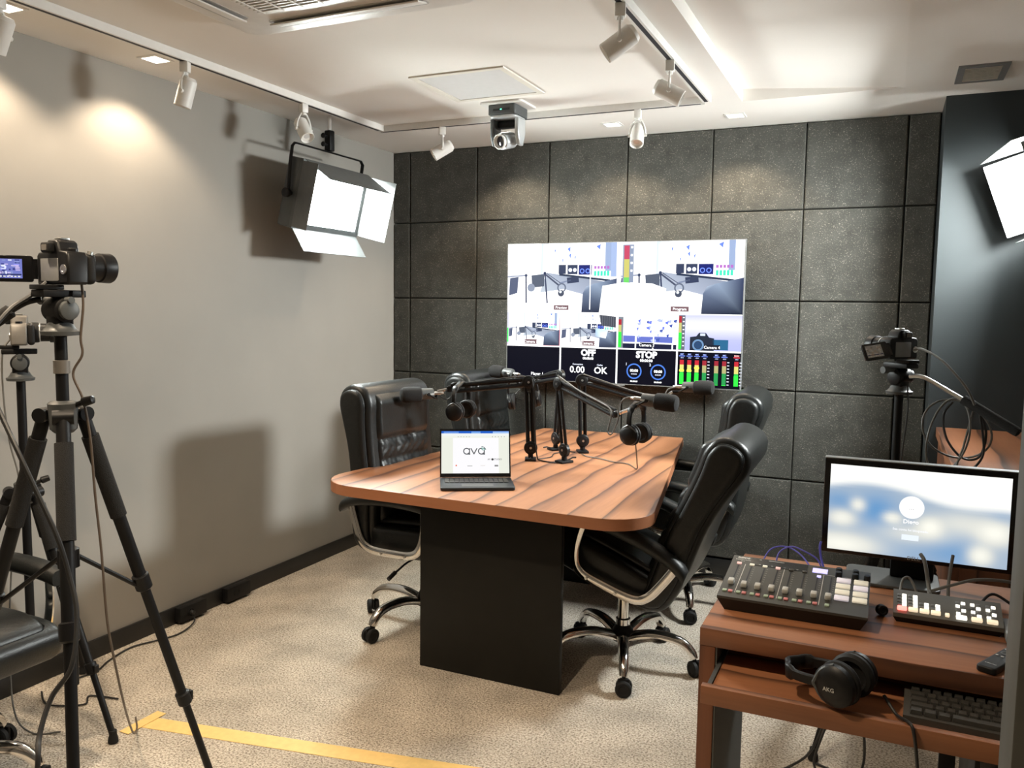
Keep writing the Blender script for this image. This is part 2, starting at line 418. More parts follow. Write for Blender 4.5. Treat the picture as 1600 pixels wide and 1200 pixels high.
# ceiling: flat, with a shallow raised bay to the right of the lighting tracks
m = MB(); z1 = H+.06; T = H+.14
m.b2((-.1, YF, H), (2.378, .15, T)); m.b2((2.378, -.57, H), (XR+.1, .15, T)); m.b2((3.1, YF, H), (XR+.1, -.57, T))
m.rings([[(2.378, y, T), (3.1, y, T), (3.1, y, H+.0005), (2.378, y, z1)] for y in (YF, -.57)])
struct(m.build('ceiling', 'ceiling'), 'white painted ceiling with a shallow raised bay', 'ceiling')
# grey pillar edge at the right border of the photograph
struct(MB().b2((3.284, -3.48, 0), (3.56, -3.36, H), bev=.004).build('pillar', 'pillar'), 'olive grey upright pillar at the right edge of the photo', 'pillar')

# ------------------------------------------------------------------ ceiling fittings
def track(name, p0, p1, label):
    p0, p1 = Vector(p0), Vector(p1); d = (p1-p0); n = Vector((-d.y, d.x, 0)).normalized()
    t = thing(name, (p0.x, p0.y, H), label, 'lighting track', 'ceiling lighting tracks')
    m = MB(); L = d.length
    m.T = Matrix.Rotation(math.atan2(d.y, d.x), 4, 'Z')
    prof = [(-.019, 0), (-.019, -.032), (-.009, -.032), (-.009, -.024), (.009, -.024), (.009, -.032), (.019, -.032), (.019, 0)]
    m.rings([[(0, a, b) for a, b in prof], [(L, a, b) for a, b in prof]]); m.build('rail', 'white', t, 20)
    m = MB(); m.T = Matrix.Rotation(math.atan2(d.y, d.x), 4, 'Z'); m.b2((.02, -.0088, -.0322), (L-.02, .0088, -.0242)); m.build('slot', 'black_gap', t)
    return t
track('lighting_track', (.391, YF+.6, 0), (.391, -.742, 0), 'long white lighting track running beside the grey left wall')
track('lighting_track', (.37, -.722, 0), (2.225, -.722, 0), 'white lighting track running parallel to the panelled back wall')
track('lighting_track', (2.24, -4.2, 0), (2.24, -.735, 0), 'white lighting track with open black slot on the right')

def spotlight(loc, rz, tilt, label, dark=False):
    """track head: adapter in the rail, forked stem, cylinder can; can axis tilts from straight down towards local +x"""
    t = thing('track_spotlight', (loc[0], loc[1], H-.032), label, 'spotlight', 'white track spotlights', R(rz))
    MB().box((0, 0, -.022), (.036, .034, .044), bev=.004).build('adapter', 'white', t)
    piv = Vector((0, 0, -.125)); a = R(tilt); d = Vector((math.sin(a), 0, -math.cos(a)))
    f = MB()
    for s in (-1, 1):
        f.tube([(0, s*.006, -.04), (0, s*.022, -.06), (0, s*.036, -.09), (0, s*.040, -.125)], .0045, 8, sm=4)
        f.cyl((0, s*.030, -.125), (0, s*.047, -.125), .008, seg=10)
    f.cyl((0, 0, -.03), (0, 0, -.055), .012, seg=12)
    f.build('yoke', 'white', t)
    MB().lathe(piv-d*.062, d, [(0, .0), (0, .026), (.008, .031), (.012, .034), (.118, .0345), (.12, .0325), (.108, .030), (.104, 0)], 28).build('can', 'white', t, 30)
    MB().lathe(piv-d*.062, d, [(.1045, 0), (.1045, .029), (.106, .029), (.1062, 0)], 24).build('lens', 'lens_white', t)
    return t
spotlight((.391, -2.19), 200, 16, 'white track spotlight hanging before the lit grey wall')
spotlight((.391, -1.43), -20, 38, 'white track spotlight just left of the big LED panel')
spotlight((.391, -2.98), 190, 25, 'white track spotlight cut off by the left edge')
spotlight((.78, -.722), 215, 58, 'white track spotlight left of the ceiling camera')
spotlight((1.895, -.722), -80, 32, 'white track spotlight between the two square downlights')
spotlight((2.24, -2.14), 196, 55, 'nearest white track spotlight at the top of the photo')
spotlight((2.24, -1.47), 12, 62, 'white track spotlight pointing right near the track end')

def downlight(x, y, label, watts, cone=122):
    t = thing('downlight', (x, y, H), label, 'downlight', 'square recessed downlights')
    m = MB()
    o, i = .052, .040
    m.rings([[(-i, -i, -.001), (i, -i, -.001), (i, i, -.001), (-i, i, -.001)], [(-i, -i, -.005), (i, -i, -.005), (i, i, -.005), (-i, i, -.005)],
             [(-o, -o, -.004), (o, -o, -.004), (o, o, -.004), (-o, o, -.004)], [(-o, -o, 0), (o, -o, 0), (o, o, 0), (-o, o, 0)]], cap0=False, cap1=False)
    m.build('frame', 'white', t, 20)
    MB().b2((-i, -i, -.003), (i, i, -.0015)).build('lamp', 'lamp_warm', t)
    l = bpy.data.lights.new('downlight_beam', 'SPOT'); l.energy = watts; l.color = (1, .80, .58); l.spot_size = R(cone); l.spot_blend = .45; l.shadow_soft_size = .035
    lo = bpy.data.objects.new('downlight_beam', l); C.objects.link(lo); lo.parent = t; lo.location = (0, 0, -.02)
    return t
downlight(1.633, -.316, 'lit square downlight above the middle of the panelled wall', DOWNLIGHT_WATTS)
downlight(2.297, -.289, 'lit square downlight right of the track corner', DOWNLIGHT_WATTS)
downlight(.97, -.316, 'lit square downlight hidden behind the ceiling camera', DOWNLIGHT_WATTS)
downlight(.219, -2.184, 'lit square downlight beside the spotlight on the left track', DOWNLIGHT_WATTS)
downlight(.223, -2.84, 'lit square downlight at the top left corner of the photo', DOWNLIGHT_WATTS)
downlight(.223, -3.5, 'square downlight on the left, out of frame', DOWNLIGHT_WATTS)
for x, y, wt_, lb in ((.9, -3.75, 1.15, 'front left'), (2.0, -3.75, 1.0, 'front right'), (1.3, -5.6, .4, 'rear left'), (3.2, -5.4, .4, 'rear right')):  # unseen lamps added as warm fill for the carpet and room
    downlight(x, y, lb+' of four added unseen fill downlights', FILL_WATTS*wt_, 105)

# ceiling air conditioner
t = thing('air_conditioner', (1.368, -2.815, H), 'white ceiling cassette air conditioner at the top of the photo', 'air conditioner')
w2 = .478
MB().slab(rrect(w2*2, w2*2, .07, 5), -.038, 0, .012).build('casing', 'white_plastic', t)
MB().slab(rrect(.56, .56, .02, 3), -.046, -.0385, .003).build('grille_frame', 'white_plastic', t)
m = MB()
for k in range(26):
    y = -.25+k*.02; m.box((0, y, -.0485), (.52, .012, .003), rot=(R(12), 0, 0))
for k in range(7): m.box((-.24+k*.08, 0, -.051), (.004, .52, .005))
m.build('grille_slats', 'white_plastic', t, kind='stuff')
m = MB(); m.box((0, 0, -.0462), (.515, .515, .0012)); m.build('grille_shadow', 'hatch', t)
for k in range(4):
    a = k*PI/2; o = MB(); o.T = Matrix.Rotation(a, 4, 'Z')
    o.slab(rrect(.62, .075, .02, 3, 0, .385), -.0395, -.0375, 0); o.build('air_slot', 'grey_slot', t)
    o = MB(); o.T = Matrix.Rotation(a, 4, 'Z')
    o.box((0, .385, -.044), (.60, .066, .006), rot=(R(14), 0, 0), bev=.002); o.build('louver', 'white_plastic', t)

t = thing('access_hatch', (1.305, -1.315, H), 'square ceiling access hatch with cream frame', 'hatch')
m = MB(); o, i = .235, .205
m.rings([[(s*o, u*o, 0) for s, u in ((-1, -1), (1, -1), (1, 1), (-1, 1))], [(s*o, u*o, -.006) for s, u in ((-1, -1), (1, -1), (1, 1), (-1, 1))],
         [(s*i, u*i, -.005) for s, u in ((-1, -1), (1, -1), (1, 1), (-1, 1))], [(s*i, u*i, 0) for s, u in ((-1, -1), (1, -1), (1, 1), (-1, 1))]], cap0=False, cap1=False)
m.build('hatch_frame', 'cream', t, 20)
MB().b2((-.203, -.203, -.003), (.203, .203, -.0005)).build('hatch_panel', 'hatch', t)

t = thing('ceiling_vent', (3.393, -.708, H), 'small grey slatted air vent in the ceiling at right', 'vent')
m = MB(); ox, oy, ix, iy = .095, .137, .068, .108
for a in ((-ox, -oy, -ix, oy), (ix, -oy, ox, oy), (-ix, -oy, ix, -iy), (-ix, iy, ix, oy)): m.b2((a[0], a[1], -.008), (a[2], a[3], 0))
m.build('vent_frame', 'mid_grey', t)
m = MB()
for k in range(10): m.box((0, -.098+k*.0218, -.006), (.136, .012, .0025), rot=(R(30), 0, 0))
m.build('vent_slats', 'cream', t, kind='stuff')
MB().b2((-ix, -iy, -.0015), (ix, iy, -.0005)).build('vent_duct', 'dark_grey', t)

# ceiling camera (pan, tilt, zoom)
t = thing('ceiling_camera', (1.275, -.925, H), 'silver and grey motorised camera hanging from the ceiling', 'camera')
MB().slab(rrect(.235, .20, .02, 3), -.012, -.0005, .003).build('mount_plate', 'white', t)
b = MB().slab(rrect(.150, .16, .01, 3), -.062, -.013, .004).build('base_box', 'dark_grey', t)
MB().slab(rrect(.145, .15, .03, 4), -.076, -.0625, .005).build('base_collar', 'silver', t)
MB().b2((-.045, -.0815, -.044), (.045, -.0802, -.034)).build('indicator_window', 'gloss_black', b)
MB().b2((-.006, -.0826, -.041), (.002, -.0816, -.037)).build('indicator', 'led_green', b)
for s in (-1, 1):
    prof = [(-.045, -.076), (.045, -.076), (.045, -.15), (.02, -.205), (-.02, -.205), (-.045, -.15)]
    MB().slab(prof, s*.068-.011, s*.068+.011, .006, fn=lambda a, bb, q: (q, a, bb)).build('fork_arm', 'silver' if s > 0 else 'dark_grey', t)
MB().box((0, .02, -.095), (.118, .05, .036), bev=.01).build('fork_bridge', 'black', t)
d = Vector((-.30, -.88, -.22)).normalized(); p = Vector((-.005, .0, -.178))
m = MB().lathe(p-d*.05, d, [(0, 0), (0, .03), (.012, .040), (.075, .042), (.0875, .041)], 28); hb = m.build('lens_housing', 'silver', t)
MB().lathe(p-d*.05, d, [(.088, .034), (.108, .0375), (.110, .034), (.094, .028), (.09, 0)], 28).build('lens_ring', 'white', t)
MB().lathe(p-d*.05, d, [(.0905, 0), (.0905, .030), (.094, .027), (.096, .016), (.0985, 0)], 24).build('lens_glass', 'glass_dark', t)

# ------------------------------------------------------------------ LED panels with barn doors
def led_panel(loc, rz, tilt, glow, label, doors, W=.52, Hh=.30, down=.45):
    t = thing('led_panel_light', (loc[0], loc[1], H), label, 'studio light', 'LED studio lights', R(rz))
    a = R(tilt); n = Vector((math.cos(a), 0, -math.sin(a))); v = Vector((math.sin(a), 0, math.cos(a))); yv = Vector((0, 1, 0)); c = Vector((0, 0, -down))
    P = lambda y, h, d: c+yv*y+v*h+n*d
    rot = Matrix((n, yv, v)).transposed().to_4x4()
    # housing behind the diffuser, with cooling fins
    hs = MB(); hs.T = Matrix.Translation(c) @ rot
    hs.b2((-.085, -W/2-.03, -Hh/2-.03), (-.004, W/2+.03, Hh/2+.03), bev=.01); ho = hs.build('housing', 'dark_grey', t)
    hs = MB(); hs.T = Matrix.Translation(c) @ rot
    for s in (-1, 1):
        hs.b2((-.006, -W/2-.03, s*(Hh/2+.015)-.015), (.014, W/2+.03, s*(Hh/2+.015)+.015)); hs.b2((-.006, s*(W/2+.015)-.015, -Hh/2), (.014, s*(W/2+.015)+.015, Hh/2))
    hs.build('front_rim', 'dark_grey', t)
    hs = MB(); hs.T = Matrix.Translation(c) @ rot
    for k in range(9): hs.b2((-.105, -.2+k*.05-.006, -Hh/2+.03), (-.086, -.2+k*.05+.006, Hh/2-.03))
    hs.build('cooling_fins', 'matte_black', ho)
    hs = MB(); hs.T = Matrix.Translation(c) @ rot
    hs.b2((-.003, -W/2, -Hh/2), (.002, W/2, Hh/2)); hs.build('light_panel', glow, t)
    # barn doors
    for side, ang, ln, fl in doors:
        q = R(ang); lo = MB()
        if side in 'TB':
            s = 1 if side == 'T' else -1; h0 = s*(Hh/2+.028)
            o = [P(-W/2-.02, h0, .014), P(W/2+.02, h0, .014), P(W/2+.02+fl, h0+s*ln*math.sin(q), .014+ln*math.cos(q)), P(-W/2-.02-fl, h0+s*ln*math.sin(q), .014+ln*math.cos(q))]
            nn = (v*s*math.cos(q)-n*math.sin(q))*.003
        else:
            s = 1 if side == 'R' else -1; h0 = s*(W/2+.028)
            o = [P(h0, -Hh/2-.02, .014), P(h0, Hh/2+.02, .014), P(h0+s*ln*math.sin(q), Hh/2+.02+fl, .014+ln*math.cos(q)), P(h0+s*ln*math.sin(q), -Hh/2-.02-fl, .014+ln*math.cos(q))]
            nn = (yv*s*math.cos(q)-n*math.sin(q))*.003
        lo.rings([[x for x in o], [x+nn for x in o]]); lo.build('barn_door', 'door_grey', t)
    # yoke, clamp, rod
    zt = -.195; wy = W/2+.05
    pts = [P(-wy, 0, -.03)]; e = Vector((P(0, 0, -.03).x, 0, 0))
    yk = [(e.x, -wy, -down), (e.x*.5, -wy, zt-.1), (0, -wy, zt-.02), (0, -wy+.02, zt), (0, wy-.02, zt), (0, wy, zt-.02), (e.x*.5, wy, zt-.1), (e.x, wy, -down)]
    MB().tube(yk, .011, 8, flat=.45, upv=(0, 1, 0)).build('yoke', 'matte_black', t)
    for s in (-1, 1): MB().lathe((e.x, s*(wy-.03), -down), (0, s, 0), [(0, .012), (.035, .012), (.036, .024), (.055, .024), (.058, .02)], 12).build('tilt_knob', 'black', t)
    MB().cyl((0, 0, 0), (0, 0, -.09), .011).build('ceiling_rod', 'white', t)
    cl = MB().box((0, 0, -.135), (.04, .042, .11), bev=.006).build('clamp', 'matte_black', t)
    m = MB()
    for z in (-.115, -.16): m.cyl((0, -.02, z), (0, -.05, z), .006); m.ball((0, -.056, z), .014, .009, .014, 10, 6)
    m.build('clamp_knobs', 'black', cl)
    return t
led_panel((.27, -1.06), 0, 14, 'led_panel_l', 'big LED panel light hanging in the left corner',
          (('T', -22, .19, .0), ('B', 45, .14, .0), ('R', 8, .18, .0), ('L', 12, .12, .0)))
led_panel((3.72, -.72), 186, 20, 'led_panel_r', 'LED panel light cut off by the right edge',
          (('T', 2, .2, .0), ('B', 8, .17, .0), ('R', -10, .17, .0), ('L', 2, .19, .0)))

# ================================================================== conference table
t = thing('conference_table', (1.62, -1.05, 0), 'tapered walnut conference table on a black panel base', 'table')
def round_poly(pts, rad, n=8):
    out = []; N = len(pts)
    for i in range(N):
        a, b, c = Vector(pts[i-1]), Vector(pts[i]), Vector(pts[(i+1) % N]); r = rad[i]
        u, v = (a-b).normalized(), (c-b).normalized(); ang = u.angle(v); k = r/math.tan(ang/2)
        ctr = b+(u+v).normalized()*(r/math.sin(ang/2)); p0, p1 = b+u*k-ctr, b+v*k-ctr
        a0 = math.atan2(p0.y, p0.x); da = math.atan2(p1.y, p1.x)-a0
        while da > PI: da -= 2*PI
        while da < -PI: da += 2*PI
        out += [(ctr.x+r*math.cos(a0+da*q/n), ctr.y+r*math.sin(a0+da*q/n)) for q in range(n+1)]
    return out
top = round_poly([(.868-1.62, -2.035+1.05), (2.368-1.62, -2.065+1.05), (2.022-1.62, -.035+1.05), (1.158-1.62, -.075+1.05)], [.20, .17, .012, .03])
MB().slab(top, .760, .805, .003).build('tabletop', 'wood_y', t)
e1 = top if area2(top) > 0 else top[::-1]
MB().rings([[(a, b, z) for a, b in inset(e1, -.0012)] for z in (.7615, .8035)], True, False, False).build('edge_band', 'wood_edge', t)
MB().b2((1.31-1.62, -.785, 0), (1.957-1.62, -.755, .7595), bev=.003).build('leg_panel', 'table_dark', t)
MB().b2((1.40-1.62, .55, 0), (1.87-1.62, .58, .7595), bev=.003).build('leg_panel', 'table_dark', t)
MB().b2((-.02, -.7545, .25), (.02, .5495, .7595)).build('spine_panel', 'table_dark', t)

# ================================================================== executive chairs (local +x is the front)
def chair(loc, deg, tilt, label, src=None, lift=0.):
    global CHAIR
    if src is None:
        t = thing('executive_chair', loc, label, 'chair', 'black leather executive chairs', R(deg))
        # backrest: outline in the x-z plane, extruded across the width
        rear = [(-.17, .395), (-.235, .43), (-.262, .52), (-.270, .63), (-.272, .78), (-.288, .90), (-.315, 1.01), (-.332, 1.085), (-.322, 1.145), (-.28, 1.178)]
        front = [(-.225, 1.184), (-.175, 1.16), (-.150, 1.10), (-.150, 1.03), (-.146, .95), (-.135, .84), (-.122, .72), (-.125, .60), (-.125, .50), (-.12, .41)]
        prof = [(p.x, p.y) for p in smooth([Vector((a, b, 0)) for a, b in rear+front], 3, True)]
        fy = lambda a, b, q: (a, q, b)
        MB().slab(prof, -.255, .255, .028, fn=fy, seg=4).build('backrest', 'leather', t)
        inner = inset(prof if area2(prof) > 0 else prof[::-1], .022)
        for s in (-1, 1):
            MB().slab(inner, s*.262-.018, s*.262+.018, .022, fn=fy, seg=4).build('side_panel', 'leather2', t)
        # quilted front cushion
        ny, nz = 44, 66
        def xf(z):
            f = sorted(front, key=lambda p: p[1])
            for (x0, z0), (x1, z1) in zip(f[:-1], f[1:]):
                if z0 <= z <= z1: return x0+(x1-x0)*(z-z0)/(z1-z0)
            return f[-1][0] if z > f[-1][1] else f[0][0]
        rows = [.52, .62, .73, .83, .93]
        m = MB(); G = []
        rr = random.Random(3)
        ph = [rr.uniform(0, 6.3) for _ in range(40)]
        for j in range(nz+1):
            z = .52+(1.145-.52)*j/nz; line = []
            for i in range(ny+1):
                y = -.205+.41*i/ny; u = y/.205
                edge = min(1., (1-abs(u))/.09) * min(1., (z-.52)/.03+.02) * min(1., (1.145-z)/.03+.02)
                edge = max(0, edge)**.5
                if z < rows[-1]:
                    k = max(q for q in range(len(rows)-1) if rows[q] <= z+1e-9); f = (z-rows[k])/(rows[k+1]-rows[k])
                    cy = abs(math.sin(PI*(y+.205)/.41*3)); pil = (abs(math.sin(PI*f))**.38)*(.35+.65*cy**.3)
                    wr = .0032*math.sin(38*y*3+ph[k*3]+2.4*math.sin(9*f+ph[k*3+1]))*abs(math.sin(PI*f))+.0022*math.sin(190*y+ph[k+9]+5*f)*(.2+abs(f-.5))
                    h = .020*pil+wr
                else:
                    f = (z-rows[-1])/(1.145-rows[-1]); h = .021*min(1., f/.10)**.45+.0016*math.sin(26*y+4*f)
                line.append(m.v((xf(z)-.012+(h+.012)*edge, y, z)))
            G.append(line)
        for j in range(nz):
            for i in range(ny): m.face([G[j][i], G[j][i+1], G[j+1][i+1], G[j+1][i]])
        m.build('back_cushion', 'leather', t, 60)
        # seat
        sp = [(-.20, .40), (.0, .395), (.22, .405), (.30, .43), (.325, .48), (.305, .525), (.22, .545), (.05, .54), (-.10, .53), (-.20, .52)]
        sprof = [(p.x, p.y) for p in smooth([Vector((a, b, 0)) for a, b in sp], 4, True)]
        MB().slab(sprof, -.25, .25, .03, fn=fy, seg=4).build('seat', 'leather', t)
        cu = [(-.12, .53), (.06, .54), (.2, .545), (.29, .52), (.29, .545), (.21, .572), (.05, .57), (-.12, .555)]
        MB().slab([(p.x, p.y) for p in smooth([Vector((a, b, 0)) for a, b in cu], 4, True)], -.20, .20, .018, fn=fy).build('seat_cushion', 'leather', t)
        # arms
        for s in (-1, 1):
            y = s*.296
            MB().tube([(-.225, y, .645), (-.20, y, .56), (-.165, y, .475), (-.11, y, .437), (.02, y, .432), (.12, y, .44), (.165, y, .48), (.185, y, .56), (.185, y, .655)], .019, 10, flat=.5, sm=5, upv=(0, 1, 0)).build('arm_frame', 'chrome', t)
            b = MB()
            for x, z in ((-.04, .43), (.09, .433)): b.cyl((x, s*.27, z), (x, s*.312, z), .006, seg=8)
            b.build('arm_bolts', 'steel', t)
            pr = smooth([Vector((-.272, .618, 0)), Vector((-.23, .645, 0)), (-.14, .668, 0), (.02, .678, 0), (.16, .672, 0), (.235, .655, 0)], 4)
            rg = []
            for k, p in enumerate(pr):
                q = k/(len(pr)-1); hw = .037*(1-.35*max(0, (q-.8)/.2)-.25*max(0, (.12-q)/.12)); th = .025
                rg.append([(p.x, y+dx*hw, p.y+dz*th) for dx, dz in ((-.7, -1), (.7, -1), (1, -.5), (1, .3), (.6, .9), (0, 1), (-.6, .9), (-1, .3), (-1, -.5))])
            MB().rings(rg).build('armrest', 'leather2', t, 50)
        MB().b2((-.13, -.10, .365), (.12, .10, .399), bev=.01).build('tilt_mechanism', 'matte_black', t)
        lv = MB().tube([(.03, -.09, .375), (.03, -.20, .37), (.02, -.25, .35), (.01, -.29, .33)], .005, 8, sm=3).build('height_lever', 'matte_black', t)
        MB().tube([(.013, -.27, .34), (.006, -.315, .318)], .010, 8).build('lever_grip', 'black', lv)
        # column, base, casters
        cm = MB().lathe((0, 0, .10), (0, 0, 1), [(0, .032), (.10, .032), (.105, .024), (.22, .024), (.265, .018)], 20).build('gas_column', 'chrome', t)
        hub = MB().lathe((0, 0, .095), (0, 0, 1), [(0, .03), (.01, .045), (.055, .045), (.075, .034), (.085, .03)], 24).build('base_hub', 'matte_black', t)
        for k in range(5):
            a = R(36+72*k); ca, sa = math.cos(a), math.sin(a)
            L = MB()
            pr = smooth([(.03, .125), (.12, .150), (.20, .152), (.265, .138), (.305, .105), (.318, .078)] and [Vector(q+(0,)) for q in [(.03, .125), (.12, .150), (.20, .152), (.265, .138), (.305, .105), (.318, .078)]], 4)
            rg = []
            for i, p in enumerate(pr):
                q = i/(len(pr)-1); hw = .026-.008*q; th = .019-.003*q
                nx = pr[min(i+1, len(pr)-1)]-pr[max(i-1, 0)]; nx.normalize(); nv = Vector((-nx.y, nx.x, 0))
                rg.append([((p.x+nv.x*b*th)*ca-a_*hw*sa, (p.x+nv.x*b*th)*sa+a_*hw*ca, p.y+nv.y*b*th) for a_, b in ((-1, -.8), (1, -.8), (1, .1), (.55, .85), (0, 1), (-.55, .85), (-1, .1))])
            L.rings(rg); lg = L.build('base_leg', 'chrome', t, 50)
            a2 = a+R(35+50*k); c2, s2 = math.cos(a2), math.sin(a2); cx, cy = .326*ca, .326*sa
            m = MB(); m.cyl((.318*ca, .318*sa, .05), (.318*ca, .318*sa, .088), .008, seg=10)
            m.box((cx, cy, .045), (.05, .012, .05), rot=(0, 0, a2), bev=.004); cs = m.build('caster', 'black', t)
            for q in (-1, 1):
                MB().lathe((cx-s2*q*.008, cy+c2*q*.008, .034), (-s2*q, c2*q, 0), [(0, .029), (.002, .0335), (.016, .0335), (.020, .029), (.0205, .020), (.018, .018), (.018, 0)], 20).build('wheel', 'rubber', cs)
        index_tree(t); CHAIR = t
    else:
        t = copy_tree(src); t.location = loc; t.rotation_euler = (0, 0, R(deg)); t['label'] = label
    if tilt:
        Tm = Matrix.Translation((0, 0, .385+lift)) @ Matrix.Rotation(R(-tilt), 4, 'Y') @ Matrix.Translation((0, 0, -.385))
        for k in kids(t):
            if k.name.split('.')[0] in ('backrest', 'side_panel', 'back_cushion', 'seat', 'seat_cushion', 'arm_frame', 'arm_bolts', 'armrest'): k.matrix_local = Tm
    return t
chair((1.10, -1.42, 0), -4, 0, 'black leather chair at the near left of the table, beside the laptop')
chair((1.115, -.43, 0), 0, 1, 'black leather chair at the far left of the table, against the panelled wall', CHAIR)
chair((2.09, -1.41, 0), 180, 19, 'black leather chair at the near right side of the table, tilted back', CHAIR, .0)
chair((2.15, -.52, 0), 182, 6, 'black leather chair at the far right, half hidden behind the tilted one', CHAIR)
chair((.44, -3.345, 0), 0, 0, 'black leather chair behind the tripods at the left edge', CHAIR)

# ================================================================== wall television
t = thing('television', (1.6255, -.10, 1.110), 'large wall television showing a multi-camera production screen', 'television')
TW, TH = 1.437, .832
m = MB(); m.b2((-TW/2, 0, 0), (TW/2, .032, TH), bev=.004); m.build('casing', 'gloss_black', t)
m = MB(); m.b2((-.30, .0325, .2), (.30, .075, .62), bev=.004); m.build('rear_housing', 'black', t)
m = MB(); m.b2((-.2, .0755, .25), (.2, .099, .55)); m.build('wall_mount', 'matte_black', t)
m = MB()
for a in ((-TW/2-.004, -.004, -TW/2, TH+.004), (TW/2, -.004, TW/2+.004, TH+.004)): m.b2((a[0], -.004, a[1]), (a[2], .03, a[3]))
m.b2((-TW/2, -.004, TH), (TW/2, .03, TH+.004)); m.b2((-TW/2, -.004, -.004), (TW/2, .03, 0)); m.b2((-.05, -.006, -.012), (.05, .01, -.0045))
m.build('trim_frame', 'mid_grey', t)
K = Canvas(); Wd, Hd = TW, TH
WH, BK, NV = (1, 1, 1), (.002, .002, .006), (.010, .012, .035)
K.rect(0, 0, Wd, Hd, BK, 0)
qx, qy = Wd/4, Hd/4
def studio(x0, y0, w, h, cut=1.):
    """over-exposed view of the table with boom arms, headset, chair and the small TV in it"""
    X = lambda u: x0+u*w
    Y = lambda v: y0+v*h
    dk, md, lt = (.03, .04, .08), (.16, .19, .28), (.45, .52, .65)
    K.rect(X(0), Y(0), X(1), Y(1), WH, 1)
    K.poly([(X(.31), Y(0)), (X(.45), Y(0)), (X(.38), Y(.22)), (X(.36), Y(.45)), (X(.31), Y(.45))], [lt, (.9, .95, 1), WH, WH, lt], 2)
    K.poly([(X(.36), Y(.42)), (X(.88), Y(.55)), (X(.9), Y(.95)), (X(.30), Y(.72))], [(.3, .34, .42), (.2, .23, .3), (.3, .33, .42), (.4, .45, .5)], 2)
    K.poly([(X(0), Y(.78)), (X(.52), Y(.66)), (X(.80), Y(.78)), (X(.68), Y(1)), (X(0), Y(1))], (1, .98, .97), 3)
    for a, b, cc in ((.47, .535, dk), (.55, .64, dk), (.65, .765, (.01, .015, .12))): K.rect(X(a), Y(.31+(a-.47)*.02), X(b), Y(.44+(a-.47)*.08), cc, 4)
    K.line([(X(.48), Y(.45)), (X(.92), Y(.535))], h*.03, (.02, .03, .06), 4)
    for a in (.575, .615): K.disc(X(a), Y(.385), w*.016, (.8, .85, 1), 5)
    for a in (.68, .73): K.ring(X(a), Y(.40), w*.017, w*.007, (.15, .25, .9), 5)
    for k in range(5):
        a = .785+k*.028; K.rect(X(a), Y(.33), X(a+.02), Y(.37), (.35, .12, .42), 5); K.rect(X(a), Y(.40), X(a+.02), Y(.47), (.05, .62, .38), 5)
    for a, b, s in ((.545, .08, .03), (.56, .17, .02), (.80, .05, .04), (.43, .1, .012), (.50, .24, .01), (.61, .2, .012)): K.poly([(X(a), Y(b)), (X(a+s), Y(b-.03)), (X(a+s*.8), Y(b+.05))], (.12, .2, .75), 4)
    K.rect(X(.88), Y(0), X(.93), Y(.4), (.25, .32, .48), 4)
    for i, (ax, ay) in enumerate(((.17, .46), (.345, .43))):
        K.line([(X(ax), Y(ay)), (X(ax+.005+.02*i), Y(.86))], w*.013, dk, 6)
        K.disc(X(ax), Y(ay), w*.013, dk, 6)
    K.line([(X(.17), Y(.46)), (X(0), Y(.48))], w*.010, md, 6)
    K.line([(X(.345), Y(.44)), (X(.47), Y(.60))], w*.014, (.05, .06, .1), 6)
    K.line([(X(.36), Y(.43)), (X(.50), Y(.585))], w*.006, (.05, .06, .1), 6)
    K.line([(X(.49), Y(.57)), (X(.58), Y(.53))], w*.012, md, 7); K.line([(X(.56), Y(.535)), (X(.64), Y(.52))], h*.085, dk, 7)
    K.ring(X(.50), Y(.64), w*.034, w*.012, (.10, .12, .17), 7); K.disc(X(.495), Y(.72), w*.028, (.05, .06, .09), 8); K.disc(X(.49), Y(.70), w*.012, (.6, .65, .7), 9)
    K.poly([(X(.22), Y(.46)), (X(.34), Y(.44)), (X(.34), Y(.62)), (X(.23), Y(.64))], (.07, .085, .12), 5)
    K.disc(X(.22), Y(.64), w*.035, (.20, .23, .3), 6, ry=h*.06)
    K.poly([(X(.02), Y(.5)), (X(.10), Y(.48)), (X(.09), Y(.72)), (X(.01), Y(.76))], (.07, .085, .14), 5)
    cc = [(X(.68), Y(1)), (X(.69), Y(.72)), (X(.72), Y(.62)), (X(.80), Y(.575)), (X(1), Y(.50)), (X(1), Y(1))]
    K.poly(cc, [(.02, .025, .05), (.10, .13, .2), (.30, .36, .45), (.22, .28, .38), (.03, .04, .09), (.01, .015, .03)], 8)
def meter(x, y0, y1, wd, lvl, dim=1., peak=None):
    h = y1-y0
    K.rect(x, y0, x+wd, y0+h*.2, (.33*dim, .02, .03), 12); K.rect(x, y0+h*.2, x+wd, y0+h*.5, (.42*dim, .40*dim, .14), 12)
    K.rect(x, y0+h*.5, x+wd, y1, (.02, .30*dim, .06), 12); K.rect(x, y0+h*(1-lvl), x+wd, y1, (.03, .85*dim, .05), 13)
    if peak: K.rect(x-wd*.1, y0+h*peak, x+wd*1.1, y0+h*(peak+.08), (.85, .80, .08), 14)
studio(0, 0, 2*qx, 2*qy); studio(2*qx, 0, 2*qx, 2*qy)
